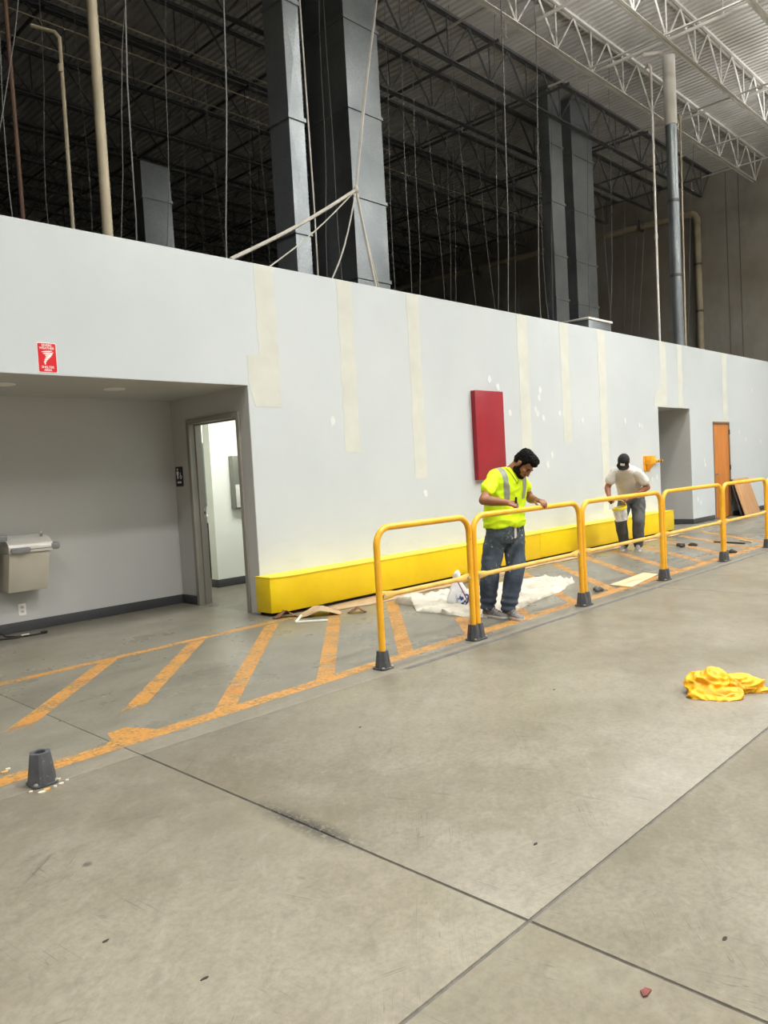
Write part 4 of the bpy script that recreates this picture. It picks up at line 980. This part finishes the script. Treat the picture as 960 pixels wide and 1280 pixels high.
def head_bits(parent, hc, hm, hair_m, eyes=True, O=Vector()):
    def W(p): return Vector(hc)+hm @ Vector(p)-O
    for s in (-1, 1):
        MB().ball(W((s*0.030, -0.082, -0.002)), (0.013, 0.007, 0.006), 12, 8, hm).build('eye', m_eye, parent)
        MB().tube([W((s*0.014, -0.090, 0.016)), W((s*0.032, -0.088, 0.021)), W((s*0.050, -0.076, 0.014))], [0.004, 0.005, 0.003], 8).build('eyebrow', hair_m, parent)
    MB().tube([W((-0.022, -0.094, -0.067)), W((0, -0.099, -0.067)), W((0.022, -0.094, -0.067))], [0.002, 0.004, 0.002], 8).build('lips', m_lip, parent)
def add_hand(mb, wr, d, n, th, curl, thumb=0.5, flat=1.0):
    wr = Vector(wr); d = Vector(d).normalized(); n = Vector(n); n = (n-d*n.dot(d)).normalized()
    l = d.cross(n);  l = l if l.dot(Vector(th)) > 0 else -l
    kn = []
    for off, ln in ((0.030, 0.074), (0.010, 0.083), (-0.010, 0.077), (-0.029, 0.060)):
        k0 = wr+d*(0.085-abs(off-0.005)*0.18)+l*off
        mb.caps(wr+d*0.012+l*off*0.6, k0, 0.0155, 0.0125, 10)
        p = k0; a = 0.0
        for seg, (fr, rr) in enumerate(((0.44, 0.0092), (0.31, 0.0084), (0.25, 0.0074))):
            a += curl[seg]; q = d*math.cos(a)+n*math.sin(a)+l*off*1.2*(1-min(1, a))
            e = p+q.normalized()*ln*fr; mb.caps(p, e, rr, rr*0.93, 10); p = e
    mb.caps(wr+d*0.01, wr+d*0.05, 0.022, 0.020, 12)
    t0 = wr+d*0.025+l*0.026+n*0.006; t1 = t0+(d*0.65+l*0.62+n*thumb).normalized()*0.040; t2 = t1+(d*0.9+l*(0.35-thumb*0.5)+n*thumb).normalized()*0.030; t3 = t2+(d*0.95+l*(-0.05-thumb*0.3)+n*thumb).normalized()*0.024
    mb.caps(t0, t1, 0.014, 0.0115, 10); mb.caps(t1, t2, 0.011, 0.010, 10); mb.caps(t2, t3, 0.0098, 0.008, 10)
def wrinkle(a, sc, seed):
    def f(co):
        p = Vector((co.x*sc, co.y*sc, co.z*sc*1.0))+Vector((seed, seed*2, 0))
        q = p+Vector((noise.noise(p*0.5), noise.noise(p*0.5+Vector((3, 3, 3))), noise.noise(p*0.5+Vector((7, 1, 5)))))*0.9
        return a*((1-abs(noise.noise(q))*2.2)*0.7+0.3*(1-abs(noise.noise(q*2.1))*2))-a*0.3
    return f
def local(me, O): me.transform(Matrix.Translation(-O)); return me
def surf_strip(bvh, centres, dirv, across, width, off, n=4):
    mb = MB(); vs = []; rows = 0
    for i, c in enumerate(centres):
        row = []
        ac = (Vector(across[i]) if isinstance(across, list) else Vector(across)).normalized()
        dv = (Vector(dirv[i]) if isinstance(dirv, list) else Vector(dirv)).normalized()
        for q in range(n+1):
            o_ = Vector(c)+ac*(width*(q/n-0.5))-dv*0.5
            h, nn, _, _ = bvh.ray_cast(o_, dv)
            if h is None: row = None; break
            row.append(h+nn*off)
        if row: vs += row; rows += 1
    mb.add(vs, [(i*(n+1)+j, (i+1)*(n+1)+j, (i+1)*(n+1)+j+1, i*(n+1)+j+1) for i in range(rows-1) for j in range(n)])
    return mb
def shoe(parent, heel, yawv, mu, ms, O, L=0.285):
    d = Vector((yawv[0], yawv[1], 0)).normalized(); s = Vector((-d.y, d.x, 0)); h = Vector((heel[0], heel[1], 0))-O
    prof = [(0.0, 0.030, 0.075), (0.03, 0.036, 0.095), (0.08, 0.037, 0.098), (0.13, 0.038, 0.082), (0.18, 0.044, 0.064), (0.23, 0.046, 0.052), (0.265, 0.036, 0.042), (0.285, 0.016, 0.03)]
    def rng(t_, wd, ht, z0):
        c = h+d*(t_*L/0.285); r = []
        for q in range(14):
            a = math.pi*q/13; r.append(c+s*(wd*math.cos(a))+Vector((0, 0, z0+(ht-z0)*max(0.0, math.sin(a))**0.6)))
        return r
    up_ = MB().loft([rng(a, b, c, 0.022) for a, b, c in prof]).build('shoe', mu, parent, smooth=70)
    pl = [(h+d*(a*L/0.285)+s*(b+0.005)) for a, b, c in prof]+[(h+d*(a*L/0.285)-s*(b+0.005)) for a, b, c in reversed(prof)]
    MB().prism([(p.x, p.y) for p in pl], 0.001-O.z, 0.026-O.z).build('sole', ms, up_, bevel=0.004)
    mb = MB()
    for q in range(4): tt = (0.10+q*0.025)*L/0.285; z = 0.098-q*0.008; mb.tube([h+d*tt-s*0.024+Vector((0, 0, z-0.012)), h+d*tt+Vector((0, 0, z+0.003)), h+d*tt+s*0.024+Vector((0, 0, z-0.012))], 0.0035, 6)
    mb.build('laces', ms, up_)

# ---- worker in the hi-vis shirt, leaning over the railing
O = Vector((5.90, 4.22, 0)); body1 = thing('person', 'person in a neon yellow hi-vis shirt and jeans bending over the railing', 'person', tuple(O)); body1['_at'] = 0
ax = Vector((0.40, -0.115, 0)).normalized(); fw_ = Vector((ax.y, -ax.x, 0))       # shoulder axis (to his left) and facing
bk = -fw_
rsh, lsh = Vector((5.775, 4.20, 1.325)), Vector((6.075, 4.11, 1.295))
rel, lel = Vector((5.515, 4.135, 1.115)), Vector((6.20, 4.10, 1.085))
rwr, lwr = Vector((5.615, 3.955, 1.085)), Vector((6.095, 3.972, 1.080))
hc = Vector((5.968, 3.995, 1.415)); hm = mat3((0.02, -0.60, -0.80), (0.16, -0.75, 0.60))
nk = Vector((5.93, 4.145, 1.37))
mb = MB(); add_head(mb, hc, hm)
mb.caps(nk-Vector((0, 0, 0.04)), hc+hm @ Vector((0, 0.035, -0.04)), 0.062, 0.054, 16)
mb.caps(rsh-Vector((-0.02, 0, 0.02)), rel, 0.043, 0.043); mb.caps(rel, rel.lerp(rwr, 0.35), 0.043, 0.044); mb.caps(rel.lerp(rwr, 0.35), rwr, 0.044, 0.028)
mb.caps(lsh-Vector((0.02, 0, 0.02)), lel, 0.043, 0.041); mb.caps(lel, lel.lerp(lwr, 0.35), 0.041, 0.042); mb.caps(lel.lerp(lwr, 0.35), lwr, 0.042, 0.027)
add_hand(mb, rwr, (0.50, -0.62, -0.20), (0.55, 0.25, -0.75), (0.6, 0.3, 0.75), (0.95, 1.25, 0.8), 0.55)
add_hand(mb, lwr, (-0.22, -0.93, -0.16), (0.05, -0.1, -1), (-1, 0, 0), (0.35, 0.75, 0.55), 0.25)
tr = [(0.80, 0.15, 0.10), (0.95, 0.14, 0.10), (1.10, 0.14, 0.10), (1.22, 0.16, 0.105), (1.29, 0.14, 0.08), (1.34, 0.08, 0.055)]
mb.loft([ring((5.93, 4.215-(z-0.8)*0.12, z), ax, fw_, a, b) for z, a, b in tr])
rk, ra, rh = Vector((5.79, 4.30, 0.47)), Vector((5.83, 4.385, 0.10)), Vector((5.845, 4.24, 0.84))
lk, la, lh = Vector((5.955, 4.13, 0.46)), Vector((5.885, 4.19, 0.10)), Vector((6.02, 4.19, 0.84))
for a, b, c in ((rh, rk, ra), (lh, lk, la)): mb.caps(a, b, 0.075, 0.05); mb.caps(b, c, 0.05, 0.035)
me = local(remesh(mb, 0.005, 4), O); bo = link('body', me, m_skin1, body1)
head_bits(body1, hc, hm, m_beard, O=O)
# hair and beard
mb = MB()
def E(p, r, tilt=0): mb.ball(hc+hm @ Vector(p), r, 20, 14, hm @ Matrix.Rotation(R(tilt), 3, 'X'))
E((0, 0.028, 0.058), (0.084, 0.094, 0.074)); E((0, -0.030, 0.092), (0.070, 0.062, 0.042)); E((0, 0.062, 0.008), (0.074, 0.056, 0.068)); E((0, -0.062, 0.078), (0.052, 0.034, 0.030))
for s in (-1, 1): E((s*0.064, 0.006, 0.040), (0.018, 0.050, 0.042)); E((s*0.070, -0.012, 0.0), (0.009, 0.014, 0.03))
link('hair', local(remesh(mb, 0.006, 2, lambda co: 0.007*noise.noise(co*45)+0.005*noise.noise(co*90)), O), m_hair, body1)
mb = MB(); E((0, -0.052, -0.092), (0.050, 0.046, 0.034)); E((0, -0.088, -0.052), (0.026, 0.010, 0.005))
for s in (-1, 1): E((s*0.050, -0.014, -0.070), (0.021, 0.048, 0.036)); E((s*0.068, -0.006, -0.030), (0.010, 0.022, 0.038))
link('beard', local(remesh(mb, 0.005, 2, lambda co: 0.003*noise.noise(co*80)), O), m_beard, body1)
# shirt
mb = MB()
st = [(0.845, 0.205, 0.152, 0.0), (0.86, 0.208, 0.155, 0), (0.95, 0.200, 0.150, 0.0), (1.06, 0.196, 0.145, -0.012), (1.16, 0.204, 0.146, -0.028), (1.25, 0.212, 0.138, -0.042), (1.315, 0.200, 0.115, -0.055), (1.36, 0.150, 0.085, -0.06), (1.395, 0.085, 0.066, -0.062)]
mb.loft([ring((5.932, 4.218+dy_, z), ax, fw_, a, b) for z, a, b, dy_ in st])
mb.caps(rsh+Vector((0.03, 0, -0.005)), rsh.lerp(rel, 0.60), 0.064, 0.068); mb.caps(lsh-Vector((0.03, 0, 0.005)), lsh.lerp(lel, 0.42), 0.064, 0.064)
mb.ball(nk+Vector((0, 0, -0.005)), (0.085, 0.075, 0.03))
sm = remesh(mb, 0.008, 4, wrinkle(0.016, 7.0, 1.0))
bvh = BVHTree.FromPolygons([v.co.copy() for v in sm.vertices], [tuple(p.vertices) for p in sm.polygons])
sh = link('shirt', local(sm.copy(), O), m_hv, body1)
def bend(s_, n=22):      # vertical tape: over the shoulder and down the chest
    cs, dv = [], []
    for q in range(n):
        t_ = q/(n-1); an = min(1, t_/0.45)*math.pi/2
        cs.append(Vector((5.932, 4.17, 0))+ax*(s_*(0.115-0.02*t_))+Vector((0, 0, 1.26-0.16*max(0, (t_-0.45)/0.55))))
        dv.append(Vector((0, 0, -math.cos(an)))+bk*math.sin(an))
    return cs, dv
for s_ in (-1, 1):
    cs, dv = bend(s_); o = surf_strip(bvh, cs, dv, ax, 0.05, 0.003).build('reflective_tape', m_refl, sh, smooth=60); o.data.transform(Matrix.Translation(-O))
    cs = [Vector((5.932, 4.17, 0))+ax*(s_*0.11)+Vector((0, 0, 1.38-0.5*q/12)) for q in range(13)]
    o = surf_strip(bvh, cs, fw_, ax, 0.05, 0.003).build('reflective_tape', m_refl, sh, smooth=60); o.data.transform(Matrix.Translation(-O))
    cs = [Vector((5.932, 4.16, 0))+ax*(s_*0.075*(1-q/10)+0.005)+Vector((0, 0, 1.385-0.145*q/10)) for q in range(11)]
    o = surf_strip(bvh, cs, bk, ax, 0.014, 0.003, 2).build('collar_trim', m_collar, sh, smooth=60); o.data.transform(Matrix.Translation(-O))
# jeans
mb = MB(); fx = Vector((1, -0.12, 0)).normalized(); fy = Vector((-0.12, -1, 0)).normalized()
mb.loft([ring((5.934, 4.218, z), fx, fy, a, b) for z, a, b in ((0.92, 0.180, 0.135), (0.84, 0.190, 0.142), (0.76, 0.192, 0.140), (0.70, 0.17, 0.12))])
def leg(pts):
    for (a, ra_), (b, rb_) in zip(pts, pts[1:]): mb.caps(a, b, ra_, rb_, 18)
leg([(rh+Vector((0, 0, -0.06)), 0.108), (rh.lerp(rk, 0.5), 0.100), (rk, 0.086), (rk.lerp(ra, 0.45), 0.084), (rk.lerp(ra, 0.85), 0.076), (ra+Vector((0, -0.005, 0.01)), 0.068)])
leg([(lh+Vector((0, 0, -0.06)), 0.108), (lh.lerp(lk, 0.5), 0.100), (lk, 0.086), (lk.lerp(la, 0.45), 0.084), (lk.lerp(la, 0.85), 0.076), (la+Vector((0, -0.005, 0.01)), 0.068)])
def jw(co):
    base_ = wrinkle(0.010, 7.0, 4.0)(co)
    low_ = max(0, 1-(co.z-0.05)/0.22); return base_+low_*0.010*math.sin(co.z*95+co.x*14)
jm = remesh(mb, 0.008, 4, jw)
for v in jm.vertices: v.co.z = max(v.co.z, 0.045)
link('jeans', local(jm, O), m_jean, body1)
bv2 = BVHTree.FromPolygons([v.co+O for v in jm.vertices], [tuple(p.vertices) for p in jm.polygons])
cs = [Vector((5.925, 4.2, 0))+ax*(0.01-0.006*q/8)+Vector((0, 0, 0.875-0.13*q/8)) for q in range(9)]
o = surf_strip(bv2, cs, bk, ax, 0.03, 0.008).build('drawstring', m_belt, body1); o.data.transform(Matrix.Translation(-O))
shoe(body1, (5.84, 4.43), (-0.12, -1), m_shoeg, m_sole, O); shoe(body1, (5.905, 4.245), (-0.38, -1), m_shoeg, m_sole, O)
# the small scraper in his right hand
t = thing('scraper', 'small dark scraper gripped in the hi-vis worker right hand', 'tool', (5.68, 3.90, 1.10))
MB().tube([(5.662, 3.895, 1.075), (5.676, 3.900, 1.128)], [0.012, 0.010], 10).build('grip', m_black, t)
MB().cbox((5.655, 3.888, 1.055), (0.006, 0.036, 0.03), (0.1, 0.3, 0.2)).build('blade', m_steel, t)

# ---- worker in white tee and black cap, stooping with a pail (built facing -y, then turned)
O2v = Vector((11.27, 5.60, 0)); phi = R(-65)
body2 = thing('person', 'person in a white tee, black cap and grey trousers stooping with a pail', 'person', tuple(O2v)); body2['_at'] = 0
body2.rotation_euler = (0, 0, phi)
Z3 = Vector()
hip = Vector((0.0, 0.05, 0.88)); che = Vector((-0.055, -0.24, 1.20)); nk = Vector((-0.07, -0.36, 1.285))
hc = Vector((-0.085, -0.455, 1.375)); hm = mat3((-0.16, -0.52, -0.84), (0, -0.84, 0.52))
rsh, lsh = Vector((-0.245, -0.30, 1.225)), Vector((0.135, -0.30, 1.19))
rel, rwr = Vector((-0.34, -0.33, 0.99)), Vector((-0.315, -0.50, 0.87))
lel, lwr = Vector((0.235, -0.24, 0.97)), Vector((-0.045, -0.39, 0.81))
mb = MB(); add_head(mb, hc, hm); mb.caps(nk, hc+hm @ Vector((0, 0.04, -0.03)), 0.062, 0.055, 16)
mb.caps(rsh, rel, 0.054, 0.045); mb.caps(rel, rel.lerp(rwr, 0.35), 0.045, 0.045); mb.caps(rel.lerp(rwr, 0.35), rwr, 0.045, 0.029)
mb.caps(lsh, lel, 0.054, 0.045); mb.caps(lel, lel.lerp(lwr, 0.35), 0.045, 0.045); mb.caps(lel.lerp(lwr, 0.35), lwr, 0.045, 0.029)
add_hand(mb, rwr, (0.15, -0.55, -0.75), (0.8, 0.3, -0.3), (0.2, -0.7, 0.6), (0.7, 1.0, 0.7), 0.5)
add_hand(mb, lwr, (-0.85, -0.40, -0.15), (0, -0.35, -0.9), (-0.2, -0.9, 0.3), (0.75, 1.1, 0.7), 0.4)
spine = [(hip, 0.14, 0.10), (hip.lerp(che, 0.4), 0.135, 0.10), (che, 0.155, 0.10), (nk.lerp(che, 0.4), 0.14, 0.08), (nk, 0.07, 0.055)]
dsp = (che-hip).normalized(); lx = Vector((1, 0, 0)); nv = dsp.cross(lx)
mb.loft([ring(c, lx, nv, a, b) for c, a, b in spine])
rh, rk, ra = Vector((-0.105, 0.03, 0.80)), Vector((-0.175, -0.14, 0.46)), Vector((-0.14, 0.02, 0.10))
lh, lk, la = Vector((0.095, 0.03, 0.80)), Vector((0.085, -0.13, 0.45)), Vector((0.07, -0.04, 0.10))
for a, b, c in ((rh, rk, ra), (lh, lk, la)): mb.caps(a, b, 0.075, 0.05); mb.caps(b, c, 0.05, 0.035)
link('body', remesh(mb, 0.0055, 4), m_skin2, body2)
head_bits(body2, hc, hm, m_hair)
mb = MB(); E((0, 0.03, 0.02), (0.078, 0.09, 0.075)); link('hair', remesh(mb, 0.007, 2), m_hair, body2)
# cap
mb = MB(); rings = []
for q in range(9):
    a = R(90*q/8*0.97); rings.append([hc+hm @ Vector((0.088*math.cos(a)*math.cos(b), 0.010+0.106*math.cos(a)*math.sin(b), 0.034+0.090*math.sin(a))) for b in [2*math.pi*i/28 for i in range(28)]])
cp = mb.loft(rings).build('cap', m_cap, body2, smooth=60)
MB().ball(hc+hm @ Vector((0, 0.01, 0.126)), 0.009, 10, 6).build('cap_button', m_cap, cp)
vs = []; n = 16
for lay in (0, 1):
    for i in range(n+1):
        b = R(-150+120*i/n); 
        for f in (0.97, 1.3, 1.62):
            x = 0.088*math.cos(b)*(1+(f-1)*0.35); y = 0.010+0.106*math.sin(b)*f; vs.append(hc+hm @ Vector((x, y, 0.034-0.02*(f-1)-0.25*abs(x)*(f-0.97)-0.004*lay)))
fs = []; m_ = (n+1)*3
for i in range(n):
    for j in range(2):
        a = i*3+j; fs += [(a, a+3, a+4, a+1), (m_+a, m_+a+1, m_+a+4, m_+a+3)]
    fs.append((i*3+2, i*3+5, m_+i*3+5, m_+i*3+2))
MB().add(vs, fs).build('cap_bill', m_cap, cp)
mb = MB(); vs = []
for i in range(7):
    for j in range(4):
        b = R(-112+44*i/6); a = R(6+26*j/3); vs.append(hc+hm @ Vector((0.0905*math.cos(a)*math.cos(b), 0.010+0.1085*math.cos(a)*math.sin(b), 0.034+0.092*math.sin(a))))
mb.add(vs, [(i*4+j, i*4+4+j, i*4+5+j, i*4+1+j) for i in range(6) for j in range(3)]); mb.build('cap_patch', m_signwhite, cp)
# tee
mb = MB()
st = [(hip+Vector((0, 0.0, 0.0)), 0.205, 0.15), (hip.lerp(che, 0.2), 0.20, 0.15), (hip.lerp(che, 0.5), 0.195, 0.15), (hip.lerp(che, 0.8), 0.20, 0.145), (che, 0.20, 0.13), (che.lerp(nk, 0.55), 0.165, 0.10), (nk, 0.085, 0.068)]
mb.loft([ring(c, lx, nv, a, b) for c, a, b in st]); mb.loft([ring(hip+Vector((0, 0.005, z)), lx, (0, 1, 0), 0.20, 0.155) for z in (-0.03, 0.06)])
mb.caps(rsh+Vector((0.03, 0, 0)), rsh.lerp(rel, 0.50), 0.076, 0.076); mb.caps(lsh-Vector((0.03, 0, 0)), lsh.lerp(lel, 0.55), 0.076, 0.078)
link('tee_shirt', remesh(mb, 0.009, 4, wrinkle(0.012, 6.0, 9.0)), m_tee, body2)
mb = MB(); mb.loft([ring((0, 0.05, z), (1, 0, 0), (0, 1, 0), a, b) for z, a, b in ((0.88, 0.18, 0.135), (0.80, 0.192, 0.145), (0.72, 0.185, 0.135))])
leg([(rh+Vector((0, 0, -0.05)), 0.108), (rh.lerp(rk, 0.5), 0.100), (rk, 0.088), (rk.lerp(ra, 0.5), 0.082), (ra, 0.070)])
leg([(lh+Vector((0, 0, -0.05)), 0.108), (lh.lerp(lk, 0.5), 0.102), (lk, 0.090), (lk.lerp(la, 0.5), 0.084), (la, 0.072)])
pm = remesh(mb, 0.009, 4, wrinkle(0.013, 6.5, 2.0))
for v in pm.vertices: v.co.z = max(v.co.z, 0.045)
link('trousers', pm, m_pants2, body2)
shoe(body2, (-0.125, 0.075), (-0.25, -1), m_shoeg, m_sole, Z3); shoe(body2, (0.07, 0.01), (-0.05, -1), m_shoeg, m_sole, Z3)
# pail in his left hand, knife in his right
rotm = Matrix.Translation(O2v) @ Matrix.Rotation(phi, 4, 'Z')
pc = Vector((-0.145, -0.45, 0.50))
t = thing('paint_pail', 'white pail with yellow rim hanging from the stooping worker hand', 'pail', tuple(rotm @ pc)); t['_at'] = 0; t.rotation_euler = (R(6), R(-8), phi)
k = NT('pail_white'); c = k.mix(k.ramp(k.noise(14, 4, 0.7, None, (1, 1, 0.4)), 0.45, 0.65), lin((214, 212, 206)), lin((160, 158, 152))); m_pail = k.out(c, 0.45)
MB().lathe([(0.088, 0.0), (0.092, 0.004), (0.104, 0.19), (0.100, 0.19), (0.090, 0.01), (0.001, 0.01)], (0, 0, 0), 28).build('bucket', m_pail, t)
m_yel = paint('pail_yellow', (226, 206, 22), 0.45, 0.05, 9)
MB().lathe([(0.1035, 0.17), (0.110, 0.172), (0.112, 0.205), (0.104, 0.207), (0.100, 0.18)], (0, 0, 0), 28).build('rim', m_yel, t)
MB().tube([(0.108*math.cos(R(a)), 0.02*math.sin(R(a)), 0.195+0.115*math.sin(R(a))) for a in range(0, 181, 15)], 0.006, 8).build('handle', m_yel, t)
kp = rwr+Vector((0.03, -0.06, -0.065))
t = thing('putty_knife', 'dark putty knife in the stooping worker right hand', 'tool', tuple(rotm @ kp)); t['_at'] = 0; t.rotation_euler = (R(-20), 0, phi)
MB().tube([(0, 0, 0.05), (0, 0, -0.05)], [0.012, 0.014], 10).build('handle', m_black, t); MB().box((-0.03, -0.002, -0.13), (0.03, 0.002, -0.05)).build('blade', m_steel, t)

for o in bpy.data.objects:
    if '_at' in o: del o['_at']
